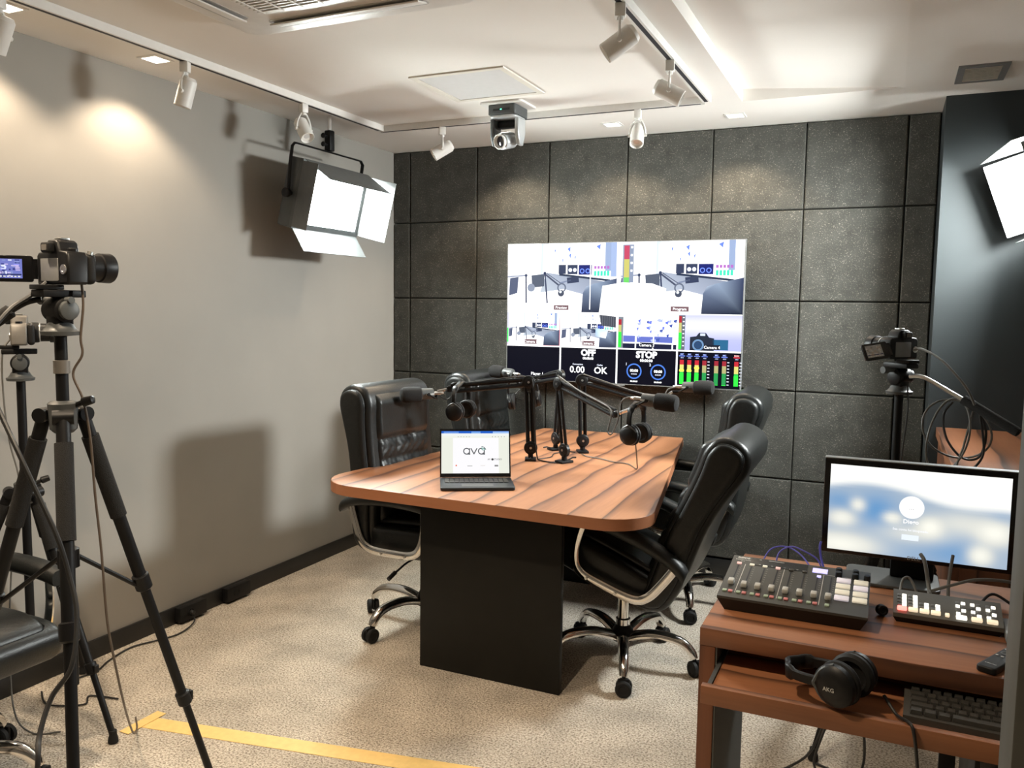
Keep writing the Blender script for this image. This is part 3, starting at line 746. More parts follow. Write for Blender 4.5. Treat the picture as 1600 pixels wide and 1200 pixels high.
# burnt-out reflection-like highlight of the programme picture
K.rect(2*qx-.05, .0, 2*qx-.015, .20, (.28, .36, .55), 10); K.rect(2*qx-.012, 0, 2*qx+.012, .3, WH, 10)
K.rect(2*qx+.022, .015, 2*qx+.088, .235, (.20, .24, .33), 10); K.rect(2*qx+.03, .02, 2*qx+.062, .10, (.42, .05, .10), 11); K.rect(2*qx+.03, .10, 2*qx+.062, .205, (.45, .42, .12), 11); K.rect(2*qx+.03, .205, 2*qx+.062, .235, (.12, .5, .1), 11)
for k in range(4): K.rect(2*qx+.07, .025+k*.045, 2*qx+.082, .037+k*.045, WH, 11)
K.poly([(2*qx-.10, .255), (2*qx+.02, .235), (2*qx+.20, .24), (2*qx+.285, .27), (2*qx+.27, .395), (2*qx+.1, .44), (2*qx-.12, .43)], WH, 10)
# row of four camera views
studio(0, 2*qy, qx, qy); studio(qx, 2*qy, qx, qy)
K.rect(0, 2*qy, .012, 3*qy, (.5, .5, .6), 12); K.rect(0, 2*qy+.10, .008, 3*qy-.02, (.05, .75, .1), 13)
K.line([(.002, 3*qy-.003), (qx-.006, 3*qy-.003), (qx-.006, 2*qy+.003)], .005, (.75, .05, .10), 14)
K.poly([(qx*1.68, 2*qy+.01), (qx*1.97, 2*qy+.02), (qx*1.97, 2*qy+.085), (qx*1.72, 2*qy+.075)], (.05, .055, .07), 12)
for k in range(7): K.rect(qx*(1.70+k*.038), 2*qy+.015, qx*(1.705+k*.038), 2*qy+.078, (.16, .17, .2), 13)
K.poly([(qx*1.62, 2*qy+.09), (qx*1.84, 2*qy+.10), (qx*1.80, 2*qy+.15), (qx*1.62, 2*qy+.14)], [(.35, .5, .65), (.5, .6, .7), (.8, .85, .9), (.3, .4, .5)], 12)
# multi-view within the third picture
x0 = 2*qx; K.rect(x0, 2*qy, 3*qx, 3*qy, WH, 8)
for a, b, c_, d_ in ((.10, .62, .30, .80), (.33, .64, .60, .80), (.62, .63, .92, .80)): K.rect(x0+qx*a, 2*qy+qy*b, x0+qx*c_, 2*qy+qy*d_, (.10, .13, .42), 9)
for a, c_ in ((.08, .30), (.32, .59), (.61, .91), (.93, 1)): K.rect(x0+qx*a, 2*qy+qy*.84, x0+qx*c_, 3*qy, NV, 9)
for k in range(26):
    a, b = rnd.uniform(.3, .95), rnd.uniform(.12, .78); s = rnd.uniform(.03, .09)
    K.poly([(x0+qx*a, 2*qy+qy*b), (x0+qx*(a+s), 2*qy+qy*(b-.03)), (x0+qx*(a+s*.8), 2*qy+qy*(b+.07)), (x0+qx*(a+.01), 2*qy+qy*(b+.05))], rnd.choice(((.12, .16, .7), (.35, .4, .8), (.05, .08, .3), (.55, .65, .9))), 10)
for a in (.31, .60, .92): K.rect(x0+qx*a, 2*qy+qy*.45, x0+qx*(a+.012), 3*qy, WH, 11)
K.rect(x0, 2*qy+.02, x0+.035, 3*qy, (.15, .17, .2), 11); meter(x0+.006, 2*qy+.035, 3*qy-.01, .018, .55)
# portrait of a camera in the fourth
x0 = 3*qx
K.grid(x0, 2*qy, Wd, 3*qy, 8, 6, lambda u, v: (.34+.30*math.exp(-((v-.3)/.25)**2), .36+.28*math.exp(-((v-.3)/.25)**2), .62+.30*math.exp(-((v-.3)/.25)**2)), 8)
K.rect(x0+.002, 2*qy+.005, x0+.042, 3*qy, (.10, .11, .13), 9); meter(x0+.006, 2*qy+.01, 3*qy-.01, .016, .5)
for k in range(8): K.rect(x0+.028, 2*qy+.015+k*.023, x0+.038, 2*qy+.021+k*.023, (.9, .9, .95), 10)
K.poly([(x0+qx*.20, 3*qy), (x0+qx*.20, 3*qy-.08), (x0+qx*.30, 3*qy-.085), (x0+qx*.34, 3*qy-.105), (x0+qx*.45, 3*qy-.105), (x0+qx*.50, 3*qy-.08), (x0+qx*.58, 3*qy-.075), (x0+qx*.58, 3*qy)], (.015, .02, .035), 9)
K.ring(x0+qx*.33, 3*qy-.035, .028, .010, (.12, .22, .38), 10); K.disc(x0+qx*.33, 3*qy-.035, .02, (.02, .05, .12), 11)
K.rect(x0+qx*.36, 3*qy-.102, x0+qx*.44, 3*qy-.088, (.5, .55, .65), 10); K.rect(x0+qx*.55, 3*qy-.068, x0+qx*.80, 3*qy-.01, (.02, .10, .20), 9)
# name tags
for x, y, s, ww in ((1.0*qx, 2*qy-.030, 'Preview', .096), (3.02*qx, 2*qy-.030, 'Program', .104), (.45*qx, 3*qy-.026, 'Camera 1', .082), (1.5*qx, 3*qy-.026, 'Camera 2', .082), (2.5*qx, 3*qy-.026, 'Camera 3', .082), (3.55*qx, 3*qy-.024, 'Camera 4', .090)):
    K.rect(x-ww/2, y-.014, x+ww/2, y+.014, (.14, .08, .09) if x < 2.2*qx or s == 'Program' else (.01, .012, .02), 15); K.text(x, y+.001, s, .023, WH, 16, .012)
# bottom row
y0 = 3*qy
K.text(qx*.58, Hd-.035, 'Player 1', .026, WH, 16, .01)
cx = 1.5*qx; K.text(cx, y0+.033, 'OFF', .052, WH, 16, .05); K.text(cx, y0+.066, '00:00:00', .020, WH, 16, .03)
K.text(cx-.065, y0+.103, 'Connection', .014, (.75, .78, .9), 16, .02); K.text(cx+.075, y0+.103, 'Cache', .014, (.75, .78, .9), 16, .02)
K.text(cx-.068, y0+.137, '0.00', .056, WH, 16, .02); K.text(cx+.080, y0+.137, 'OK', .056, WH, 16, .02)
cx = 2.5*qx; K.text(cx, y0+.033, 'STOP', .052, WH, 16, .05); K.text(cx, y0+.066, '00:00:00', .022, WH, 16, .03)
for s, n_ in ((-1, '1'), (1, '2')):
    a = cx+s*.072; K.ring(a, y0+.130, .042, .008, (.06, .16, .55), 14); K.text(a-.048, y0+.090, n_, .022, (.7, .75, .9), 16, .02)
    K.text(a, y0+.127, '00:00', .022, WH, 16, .03); K.text(a, y0+.147, '00:00:00', .010, (.75, .78, .9), 16, .02); K.text(a, y0+.190, '00:00:00', .013, WH, 16, .03)
x0 = 3*qx+.018
for k, x in enumerate((0, .043, .086, .129, .196, .240, .307)):
    K.text(x0+x+.012, y0+.020, 'MIC' if k < 6 else 'MAIN', .011, (.35, .45, 1) if k < 6 else (1, .5, .5), 16, .03)
    K.rect(x0+x-.005, y0+.027, x0+x+.029, y0+.032, (.12, .18, .6) if k < 6 else (.7, .05, .08), 15); K.text(x0+x+.012, y0+.040, '-00.0', .009, (.45, .5, .7), 16, .03)
    if k in (0, 1, 2): meter(x0+x, y0+.052, y0+.190, .023, .45, 1.3, .40 if k < 2 else .28)
    else: meter(x0+x, y0+.052, y0+.190, .023, .42 if k == 6 else .02, 1.25 if k == 6 else .8)
for x in (.158, .268, .336):
    for k in range(8): K.rect(x0+x, y0+.056+k*.018, x0+x+.012, y0+.061+k*.018, (.6, .62, .75), 14)
# white separators
for a in (qx, 2*qx, 3*qx): K.rect(a-.005, 2*qy, a+.005, Hd, (1, 1, 1), 17)
K.rect(0, 2*qy-.003, Wd, 2*qy+.003, (1, 1, 1), 17); K.rect(0, 3*qy-.004, Wd, 3*qy+.004, (1, 1, 1), 17); K.rect(2*qx-.003, 0, 2*qx+.003, 2*qy, WH, 17)
K.rect(1.5*qx, 0.04, 1.5*qx+.006, 2*qy-.02, WH, 12)
K.build('screen_picture', lambda u, v, l: (u-TW/2, -.0012-l, TH-v), 'scr_tv', t, .0002)

# ================================================================== laptop on the table
t = thing('laptop', (1.548, -1.775, .8055), 'dark slim laptop open on the conference table', 'laptop', rz=R(30))
LW, LD = .306, .212
MB().slab(rrect(LW, LD, .012, 3), 0, .013, .003).build('base', 'laptop', t)
MB().b2((-.135, -.005, .0131), (.135, .085, .0136)).build('keyboard_deck', 'black', t)
m = MB()
for r_ in range(5):
    for c_ in range(13): m.box((-.124+c_*.0206, .075-r_*.0185, .0146), (.0165, .0145, .002))
m.build('keys', 'key', t, kind='stuff')
MB().slab(rrect(.13, .062, .004, 2, 0, -.055), .0131, .0137, 0).build('trackpad', 'dark_grey', t)
la = R(17); hy = LD/2-.004
lv = lambda u, v, l: (u-LW/2, hy+(.21-v)*math.sin(la)-l*math.cos(la), .0145+(.21-v)*math.cos(la)+l*math.sin(la))
m = MB(); m.rings([[lv(a, b, 0) for a, b in ((0, 0), (LW, 0), (LW, .21), (0, .21))], [lv(a, b, -.006) for a, b in ((0, 0), (LW, 0), (LW, .21), (0, .21))]])
lid = m.build('lid', 'gloss_black', t)
K = Canvas(); x0, x1, y0, y1 = .006, LW-.006, .010, .194
K.rect(x0, y0, x1, y1, (.86, .88, .78), 1); K.rect(x0+.05, y0+.03, x1-.045, y1, (.99, .98, 1.), 2)
K.rect(x0, y0, x1, y0+.010, (.02, .13, .62), 3); K.rect(x1-.07, y0+.002, x1, y0+.010, (.35, .55, .95), 4); K.rect(x0+.13, y0+.002, x0+.17, y0+.010, (.2, .4, .85), 4); K.rect(x0+.01, y0+.002, x0+.075, y0+.010, (.15, .32, .8), 4)
K.rect(x0, y0+.010, x1, y0+.020, (.90, .93, .92), 3); K.rect(x0, y0+.020, x1, y0+.030, (.88, .90, .82), 3)
for k in range(5): K.rect(x0+.07+k*.012, y0+.024, x0+.076+k*.012, y0+.026, (.45, .45, .42), 4); K.disc(x1-.02-k*.013, y0+.025, .0018, (.3, .3, .3), 4)
g = (.10, .105, .115); cx, cy = .153, .098
for sx in (-.038, .026):
    K.ring(cx+sx, cy, .0125, .0045, g, 4, 30 if sx < 0 else 30, 330 if sx < 0 else 290); K.line([(cx+sx+.0125, cy-.012), (cx+sx+.0125, cy+.0145)], .0045, g, 4)
    K.line([(cx+sx+.0, cy+.0125), (cx+sx+.0145, cy+.0125)], .0045, g, 4)
K.line([(cx-.019, cy-.012), (cx-.006, cy+.012), (cx+.007, cy-.012)], .0045, g, 4)
for q, c_ in ((.007, (.10, .35, .30)), (.013, (.12, .45, .38)), (.019, (.05, .12, .12))): K.ring(cx+.027, cy-.001, q, .003, c_, 5, 270, 345)
K.text(.212, .134, 'AV', .010, (.2, .2, .2), 4, .02); K.disc(.227, .134, .005, (.06, .06, .06), 4); K.text(.250, .134, 'STUDIO', .010, (.2, .2, .2), 4, .02)
K.disc(.070, .160, .0035, (.85, .2, .12), 4); K.rect(.118, .160, .140, .164, (.55, .55, .55), 4); K.rect(.175, .159, .195, .163, (.85, .82, .8), 4); K.rect(.236, .158, .252, .165, (.25, .25, .25), 4)
K.build('screen_picture', lv, 'scr_laptop', lid, .0002)

# ================================================================== boom arms, microphones, headphones
ZT = .8053
def boom(base, elbow, end, wrist, label):
    b = Vector(base); t = thing('microphone_boom_arm', b, label, 'microphone arm', 'black boom arms on the table')
    e, n, w_ = Vector(elbow)-b, Vector(end)-b, Vector(wrist)-b
    h = (n-e); h.z = 0; h.normalize(); sd = Vector((-h.y, h.x, 0))
    m = MB(); m.box((0, 0, .006), (.055, .075, .012), rot=(0, 0, math.atan2(h.y, h.x)), bev=.003); m.cyl((0, 0, .012), (0, 0, .03), .013, seg=16)
    m.tube([-h*.0+sd*.03+Vector((0, 0, .012)), sd*.055+Vector((0, 0, .02)), sd*.075+Vector((0, 0, .018))], .004, 6); m.build('table_clamp', 'matte_black', t)
    p0 = Vector((0, 0, .062)); e0 = e
    def disc(c, r, wd, name):
        o = MB().lathe(c-sd*wd/2, sd, [(0, 0), (0, r*.55), (.002, r*.6), (.003, r*.92), (.005, r), (wd-.005, r), (wd-.003, r*.92), (wd-.002, r*.6), (wd, r*.55), (wd, 0)], 24).build(name, 'black', t)
        MB().lathe(c-sd*(wd/2+.002), sd, [(0, 0), (0, .006), (wd+.004, .006), (wd+.004, 0)], 10).build('bolt', 'steel', o)
        return o
    disc(p0, .033, .028, 'base_joint'); disc(e0, .032, .028, 'elbow_joint')
    def arm(a, c, off, name):
        d = (c-a).normalized(); nrm = d.cross(sd).normalized()
        o = MB()
        for s in (-1, 1): o.tube([a+nrm*s*off+d*.012, c+nrm*s*off-d*.012], .0095, 8, flat=.8)
        ob = o.build(name, 'matte_black', t, 50)
        sp = MB()
        for s in (-.35, .35): sp.tube([a+nrm*s*off*1.2+d*.03, c+nrm*s*off*1.2-d*.05], .0032, 6)
        sp.build('spring', 'matte_black', ob); return ob
    arm(p0, e0, .0150, 'lower_arm'); arm(e0, n, .0150, 'upper_arm')
    o = MB().lathe(n-sd*.012, sd, [(0, .012), (.003, .016), (.021, .016), (.024, .012)], 16); o.build('wrist_joint', 'black', t)
    o = MB().tube([n, n+(w_-n)*.5, w_], .0075, 8); o.build('wrist_tube', 'chrome', t)
    return t
def mic(loc, d, label, arm_at):
    """broadcast microphone; loc is the middle of the body, d the way the foam points"""
    d = Vector(d).normalized(); t = thing('microphone', loc, label, 'microphone', 'broadcast microphones on the boom arms')
    MB().lathe(-d*.055, d, [(0, .0), (0, .018), (.004, .026), (.02, .0275), (.062, .0275), (.066, .024)], 24).build('body', 'dark_grey', t)
    MB().lathe(d*.008, d, [(0, .0), (0, .030), (.006, .036), (.05, .038), (.085, .037), (.096, .031), (.1, .02), (.101, 0)], 24).build('foam_windscreen', 'foam_black', t)
    s = d.cross(Vector((0, 0, 1))).normalized(); k = MB()
    for q in (-1, 1): k.tube([s*q*.030-d*.02, s*q*.034-d*.05-Vector((0, 0, .018)), s*q*.012-d*.07-Vector((0, 0, .026))], .006, 6, flat=.6)
    k.cyl(s*.037-d*.02, -s*.037-d*.02, .008, seg=10); k.tube([-d*.07-Vector((0, 0, .026)), Vector(arm_at)-Vector(loc)], .008, 8); k.build('yoke_bracket', 'matte_black', t)
    MB().lathe(-d*.052, -d, [(0, .009), (.04, .009), (.042, .007), (.055, .005)], 12).build('connector', 'steel', t)
    m = MB(); m.T = Matrix(); pl = s if s.y < 0 else -s
    m.box(pl*.0278-d*.03, (.04, .001, .008), rot=Matrix((d, pl, d.cross(pl))).transposed().to_4x4()); m.build('name_plate', 'lens_white', t)
    return t
boom((1.517, -1.131, ZT), (1.500, -1.131, 1.190), (1.145, -1.285, 1.150), (1.105, -1.335, 1.140), 'boom arm at the front left of the table, reaching left')
mic((1.058, -1.395, 1.130), (-.66, -.75, -.02), 'microphone pointing left in front of the nearest left chair', (1.105, -1.335, 1.140))
boom((1.517, -.795, ZT), (1.537, -.795, 1.200), (1.185, -.54, 1.125), (1.14, -.50, 1.15), 'boom arm at the rear left of the table, reaching back left')
mic((1.06, -.45, 1.172), (-.93, .2, .04), 'microphone in front of the far left chair top', (1.14, -.50, 1.15))
boom((1.687, -1.114, ZT), (1.651, -1.114, 1.187), (2.005, -1.31, 1.085), (2.10, -1.335, 1.125), 'boom arm at the front right of the table, reaching right')
mic((2.185, -1.36, 1.160), (.99, -.12, -.06), 'microphone above the right side headphones', (2.10, -1.335, 1.125))
boom((1.669, -.800, ZT), (1.657, -.800, 1.182), (1.995, -.60, 1.07), (2.08, -.58, 1.125), 'boom arm at the rear right of the table, reaching back right')
mic((2.185, -.58, 1.155), (.99, -.1, .02), 'microphone in front of the bottom right television corner', (2.08, -.58, 1.125))

def headphones(loc, rot, label, spread=.078, hgt=.155, mname='black', src=None):
    t = thing('headphones', loc, label, 'headphones', 'black studio headphones'); t.rotation_euler = rot
    arc = [(0, -spread, -hgt*.75), (0, -spread*1.08, -hgt*.45), (0, -spread*.85, -hgt*.16), (0, -spread*.42, -.012), (0, 0, 0), (0, spread*.42, -.012), (0, spread*.85, -hgt*.16), (0, spread*1.08, -hgt*.45), (0, spread, -hgt*.75)]
    P = smooth(arc, 5); rg = []
    for i, p in enumerate(P):
        tg = (P[min(i+1, len(P)-1)]-P[max(i-1, 0)]).normalized(); nn = Vector((1, 0, 0)).cross(tg).normalized()
        wd = .016 if 8 < i < len(P)-9 else .011
        rg.append([p+Vector((a*wd, 0, 0))+nn*b*.006 for a, b in ((-1, -.4), (-.8, -1), (.8, -1), (1, -.4), (1, .4), (.8, 1), (-.8, 1), (-1, .4))])
    MB().rings(rg).build('headband', mname, t, 50)
    for s in (-1, 1):
        c = Vector((0, s*(spread-.004), -hgt*.88)); d = Vector((0, s, .06)).normalized()
        o = MB().lathe(c-d*.006, d, [(0, 0), (0, .040), (.006, .045), (.018, .044), (.026, .036), (.03, .022), (.031, 0)], 26).build('earcup', mname, t)
        MB().lathe(c-d*.004, -d, [(0, .040), (.004, .046), (.012, .047), (.020, .042), (.022, .034), (.014, .028), (.010, 0)], 26).build('ear_cushion', 'rubber', o)
        y = MB().tube([(0, s*(spread+.012), -hgt*.60), (-.03, s*(spread+.01), -hgt*.72), (-.044, s*spread, -hgt*.88)], .004, 6, sm=3); y.tube([(0, s*(spread+.012), -hgt*.60), (.03, s*(spread+.01), -hgt*.72), (.044, s*spread, -hgt*.88)], .004, 6, sm=3)
        y.build('yoke_fork', 'dark_grey', t)
    return t
headphones((1.20, -1.262, 1.183), (0, 0, R(2)), 'headphones hanging from the front left boom arm')
headphones((1.205, -.555, 1.165), (R(8), 0, R(-70)), 'headphones hanging from the rear left boom arm')
headphones((2.105, -1.335, 1.145), (0, 0, R(-14)), 'headphones hanging from the front right boom arm', spread=.06)
cable('microphone_cable', [(1.11, -1.33, 1.125), (1.14, -1.31, 1.10), (1.16, -1.29, 1.12), (1.15, -1.28, 1.165), (1.17, -1.275, 1.18), (1.25, -1.24, 1.185), (1.48, -1.14, 1.215), (1.53, -1.14, 1.17), (1.545, -1.145, .95), (1.56, -1.15, .83), (1.58, -1.14, .8095), (1.66, -1.16, .8095)], .0032, 'cable_black', 'black cable along the front left boom arm')
cable('microphone_cable', [(2.115, -1.35, 1.165), (2.06, -1.34, 1.165), (2.025, -1.33, 1.13), (2.02, -1.335, 1.06), (1.995, -1.34, 1.0), (1.975, -1.335, 1.01), (1.985, -1.325, 1.08), (1.96, -1.30, 1.115), (1.8, -1.21, 1.165), (1.66, -1.13, 1.225)], .0036, 'cable_grey', 'grey cable looping below the front right microphone')
cable('microphone_cable', [(2.115, -.575, 1.15), (2.06, -.58, 1.14), (2.02, -.59, 1.10), (1.9, -.66, 1.125), (1.67, -.81, 1.215)], .0036, 'cable_grey', 'grey cable on the rear right boom arm')
cable('microphone_cable', [(1.12, -.47, 1.17), (1.2, -.52, 1.11), (1.16, -.54, 1.05), (1.22, -.55, 1.03), (1.26, -.60, 1.10), (1.4, -.70, 1.19), (1.53, -.80, 1.23)], .003, 'cable_black', 'black cable loop on the rear left boom arm')
cable('headphone_cable', [(2.085, -1.30, 1.0), (2.085, -1.27, .95), (2.08, -1.22, .86), (2.05, -1.12, .8095), (1.98, -1.02, .8095), (1.90, -1.0, .8095), (1.82, -.95, .8095), (1.74, -.92, .8095), (1.69, -.87, .8095)], .003, 'cable_brown', 'thin cable from the right headphones across the table')
cable('table_cable', [(1.55, -1.10, .809), (1.58, -1.02, .809), (1.56, -.92, .809), (1.60, -.84, .809), (1.64, -.83, .809)], .0028, 'cable_black', 'thin cable lying between the boom arm clamps')

# ================================================================== right hand desk
DX0, DX1, DY0, DY1, DZ = 2.718, 3.78, -2.907, -2.24, .80
t = thing('desk', (DX0, DY0, 0), 'walnut desk with a pull-out keyboard tray', 'desk')
MB().b2((0, 0, .757), (DX1-DX0, DY1-DY0, DZ), bev=.0015).build('desktop', 'wood_x', t)
MB().b2((.0005, .0005, 0), (.037, .46, .7565), bev=.0015).build('side_panel', 'wood_z', t)
MB().b2((.0375, .004, 0), (.041, .46, .7565)).build('shaded_inner_face', 'inner_shade', t)  # thin grey liner painting the shade on the wooden side's inner face
MB().b2((1.022, .0005, 0), (1.06, .46, .7565), bev=.0015).build('side_panel', 'wood_z', t)
MB().b2((.041, .43, .60), (1.02, .448, .7565)).build('modesty_panel', 'table_dark', t)
ty = MB().b2((.052, -.134, .697), (1.008, .26, .712)).build('keyboard_tray', 'wood_x', t)
MB().b2((.036, -.154, .688), (1.025, -.1345, .729), bev=.001).build('tray_lip', 'wood_x', ty)
for x in (.0415, 1.0085): MB().b2((x, -.13, .690), (x+.0095, .40, .716)).build('drawer_slide', 'dark_grey', ty)

t = thing('sideboard', (3.322, -1.475, 0), 'walnut sideboard standing along the dark wall behind the monitor', 'cabinet')
MB().b2((0, 0, .955), (1.2, 1.143, 1.0), bev=.0015).build('top_board', 'wood_c', t)
MB().b2((.012, .015, 0), (.045, 1.143, .9545)).build('side_board', 'wood_z', t)
MB().b2((.0455, .015, .02), (1.19, .035, .9545)).build('front_board', 'wood_z', t)

# monitor
t = thing('monitor', (3.182, -2.37, DZ+.0005), 'black desktop monitor with a blurred blue sky picture', 'monitor')
x0, x1, z0, z1 = -.236, .236, .072, .342
MB().b2((x0, 0, z0), (x1, .03, z1), bev=.004).build('casing', 'gloss_black', t)
MB().b2((x0, -.002, z1+.0003), (x1, .028, z1+.0025)).build('top_trim', 'silver', t)
MB().b2((-.12, .0305, .12), (.12, .055, .29), bev=.008).build('rear_housing', 'black', t)
MB().b2((-.055, .056, .01), (.055, .075, .26), bev=.004).build('stand_column', 'matte_black', t)
MB().slab(rrect(.24, .17, .02, 3, -.05, .05), 0, .01, .003).build('stand_base', 'dark_grey', t)
K = Canvas(); a0, a1, b0, b1 = .016, .456, .016, .258
def blob(u, v, cx, cy, sx, sy): return math.exp(-((u-cx)/sx)**2-((v-cy)/sy)**2)
def sky(u, v):
    w_ = max(0, min(1, (v-.20-.28*max(0, u-.45)+.05*math.sin(7*u))/.10)); w_ = w_*w_*(3-2*w_)
    bl = .42+.5*blob(u, v, .28, .5, .12, .2)+.35*blob(u, v, .05, .42, .1, .12)+.35*blob(u, v, .72, .85, .16, .2)+.2*blob(u, v, .95, .45, .06, .1)+.15*blob(u, v, .4, .95, .3, .15)
    wh = .8*blob(u, v, .08, .62, .07, .08)+.7*blob(u, v, .17, .45, .04, .07)+.75*blob(u, v, .37, .56, .05, .06)+.9*blob(u, v, .58, .62, .06, .09)+.95*blob(u, v, .93, .62, .09, .12)+.9*blob(u, v, .86, .88, .06, .1)+.95*blob(u, v, .08, .93, .2, .12)+.4*blob(u, v, .75, .55, .15, .12)+.35*blob(u, v, .5, .72, .2, .1)
    t_ = max(0, min(1, bl-wh)); c0 = (.60, .62, .60); c1 = (.10, .30, .60)
    c = [c0[i]*(1-t_)+c1[i]*t_ for i in range(3)]; k = min(1, wh); c = [c[i]*(1-k)+(.97, .96, .86)[i]*k for i in range(3)]
    return tuple((1-w_)*(1., 1., .96)[i]+w_*c[i] for i in range(3))
K.grid(a0, b0, a1, b1, 56, 30, sky, 1)
K.disc(.225, .118, .031, (1, 1, 1), 2, n=40); K.text(.225, .118, '...', .02, (.5, .5, .5), 3)
K.text(.225, .158, 'Diego', .016, (1, 1, 1), 3, .03); K.text(.225, .181, 'Sua conta foi bloqueada.', .009, (.95, .97, 1), 3, .02); K.rect(.204, .194, .246, .209, (.85, .92, 1), 2)
K.build('screen_picture', lambda u, v, l: (x0+u, -.0008-l, z1-v), 'scr_mon', t, .0002)
K = Canvas(); K.text(0, 0, 'DELL', .014, (.45, .43, .40), 1, .01); K.build('logo', lambda u, v, l: (u, -.0008-l, z0+.011-v), 'print', t)

t = thing('monitor', (3.71, -2.35, DZ+.0005), 'second black monitor cut off by the right edge', 'monitor')
MB().b2((-.27, 0, .07), (.25, .03, .346), bev=.004).build('casing', 'gloss_black', t)
MB().b2((-.27, -.002, .3463), (.25, .028, .3485)).build('top_trim', 'silver', t)
MB().b2((-.03, .031, .01), (.06, .055, .30), bev=.004).build('stand_column', 'matte_black', t)
MB().slab(rrect(.2, .16, .02, 3, 0, .03), 0, .01, .003).build('stand_base', 'dark_grey', t)

# audio mixer (podcast console)
t = thing('audio_mixer', (2.906, -2.655, DZ+.0005), 'charcoal audio mixer with eight faders and lit pads', 'audio mixer')
MW, MD = .348, .25; zf, zb = .040, .075
zt = lambda y: zf+(zb-zf)*(y+MD/2)/MD
m = MB()
lo = [(-MW/2+.016, -MD/2+.02, 0), (MW/2-.016, -MD/2+.02, 0), (MW/2-.016, MD/2-.005, 0), (-MW/2+.016, MD/2-.005, 0)]
hi = [(-MW/2, -MD/2, zf-.006), (MW/2, -MD/2, zf-.006), (MW/2, MD/2, zb-.006), (-MW/2, MD/2, zb-.006)]
h2 = [(a, b, c+.006) for a, b, c in hi]
m.rings([lo, hi]); m.build('case', 'black', t, 20)
m = MB(); m.rings([hi, h2]); tp = m.build('top_plate', 'mixer', t, 20)
sl = math.atan2(zb-zf, MD); RX = (sl, 0, 0)
up_ = lambda x, y, h: (x, y-h*math.sin(sl), zt(y)+h*math.cos(sl))
fx = [-.152+k*.0335 for k in range(7)]+[.094-.012]
for k, x in enumerate(fx):
    MB().box(up_(x, .012, .0004), (.003, .105, .0012), rot=RX).build('fader_slot', 'black_gap', tp)
    y = -.058 if k else -.050
    MB().box(up_(x, y, .007), (.015, .020, .013), rot=RX, bev=.003).build('fader_cap', 'fader_cap', t)
    MB().box(up_(x-.0085 if k < 7 else x, -.094, .0015), (.0105, .0105, .004), rot=RX, bev=.001).build('button', 'btn_green', t)
    if k < 7: MB().box(up_(x+.0055, -.094, .0015), (.0105, .0105, .004), rot=RX, bev=.001).build('button', 'btn_pink', t)
    if k < 6: MB().box(up_(x, .074, .0015), (.012, .010, .004), rot=RX, bev=.001).build('channel_button', 'btn_lit_pink' if k in (0, 3) else ('pad_cream' if k < 4 else 'mixer'), t)
for i in range(2):
    for j in range(4):
        MB().box(up_(.112+i*.041, .052-j*.033, .002), (.034, .0245, .005), rot=RX, bev=.002).build('lit_pad', 'pad_lilac' if (i+j*2) % 3 == 0 else 'pad_cream', t)
MB().box(up_(.052, .094, .0006), (.037, .026, .0015), rot=RX).build('display', 'lcd', t)
MB().box(up_(.052, .058, .0015), (.010, .010, .004), rot=RX, bev=.001).build('lit_button', 'lcd', t)
MB().box(up_(-.052, .098, .0003), (.145, .044, .001), rot=RX).build('meter_window', 'gloss_black', t)
for x, y in ((.098, .098), (.138, .098), (.098, .076), (.138, .076), (.17-.004, .076)):
    MB().lathe(up_(x, y, 0), Vector(up_(0, 0, 1))-Vector(up_(0, 0, 0)), [(0, .0085), (.012, .008), (.014, .0065), (.0142, 0)], 16).build('knob', 'black', t)
K = Canvas(); wt = (.65, .64, .60)
K.text(-.145, -.112, 'RØDE', .012, wt, 2, .04); K.text(-.145, -.100, 'RØDECaster', .0075, (.5, .5, .45), 2, .02); K.text(-.145, -.091, 'Pro', .0065, (.5, .5, .45), 2, .02)
for k, x in enumerate(fx):
    for q in range(8): K.rect(x+.006, .030-q*.0125, x+.010, .029-q*.0125, (.4, .4, .37), 2)
for x in (fx[0]+.0165, fx[3]+.0165, fx[6]+.014): K.rect(x-.0008, -.074, x+.0008, .098, (.55, .54, .5), 2)
K.rect(fx[6]+.014, -.0745, .172, -.073, (.55, .54, .5), 2)
for q in range(9): K.rect(-.118+q*.016, -.0815, -.113+q*.016, -.080, (.5, .5, .48), 5)
K.rect(-.08, -.112, -.04, -.110, (.5, .5, .48), 5); K.rect(-.104, -.112, -.098, -.110, (.5, .5, .48), 5)
K.build('printed_markings', lambda u, v, l: up_(u, -v, .0003+l), 'print', t)
cable('usb_cable', [(2.84, -2.52, .845), (2.845, -2.49, .885), (2.875, -2.48, .905), (2.91, -2.49, .90), (2.945, -2.50, .885), (2.96, -2.51, .86)], .0022, 'cable_blue', 'blue cable arching behind the audio mixer')
cable('usb_cable', [(2.80, -2.51, .85), (2.82, -2.46, .885), (2.86, -2.44, .892), (2.90, -2.46, .88), (2.93, -2.50, .86)], .002, 'cable_blue', 'lower blue cable behind the audio mixer')
cable('usb_cable', [(2.965, -2.505, .86), (2.955, -2.49, .885), (2.95, -2.485, .915), (2.952, -2.48, .93)], .003, 'cable_blue', 'short thick blue plug cable behind the audio mixer')

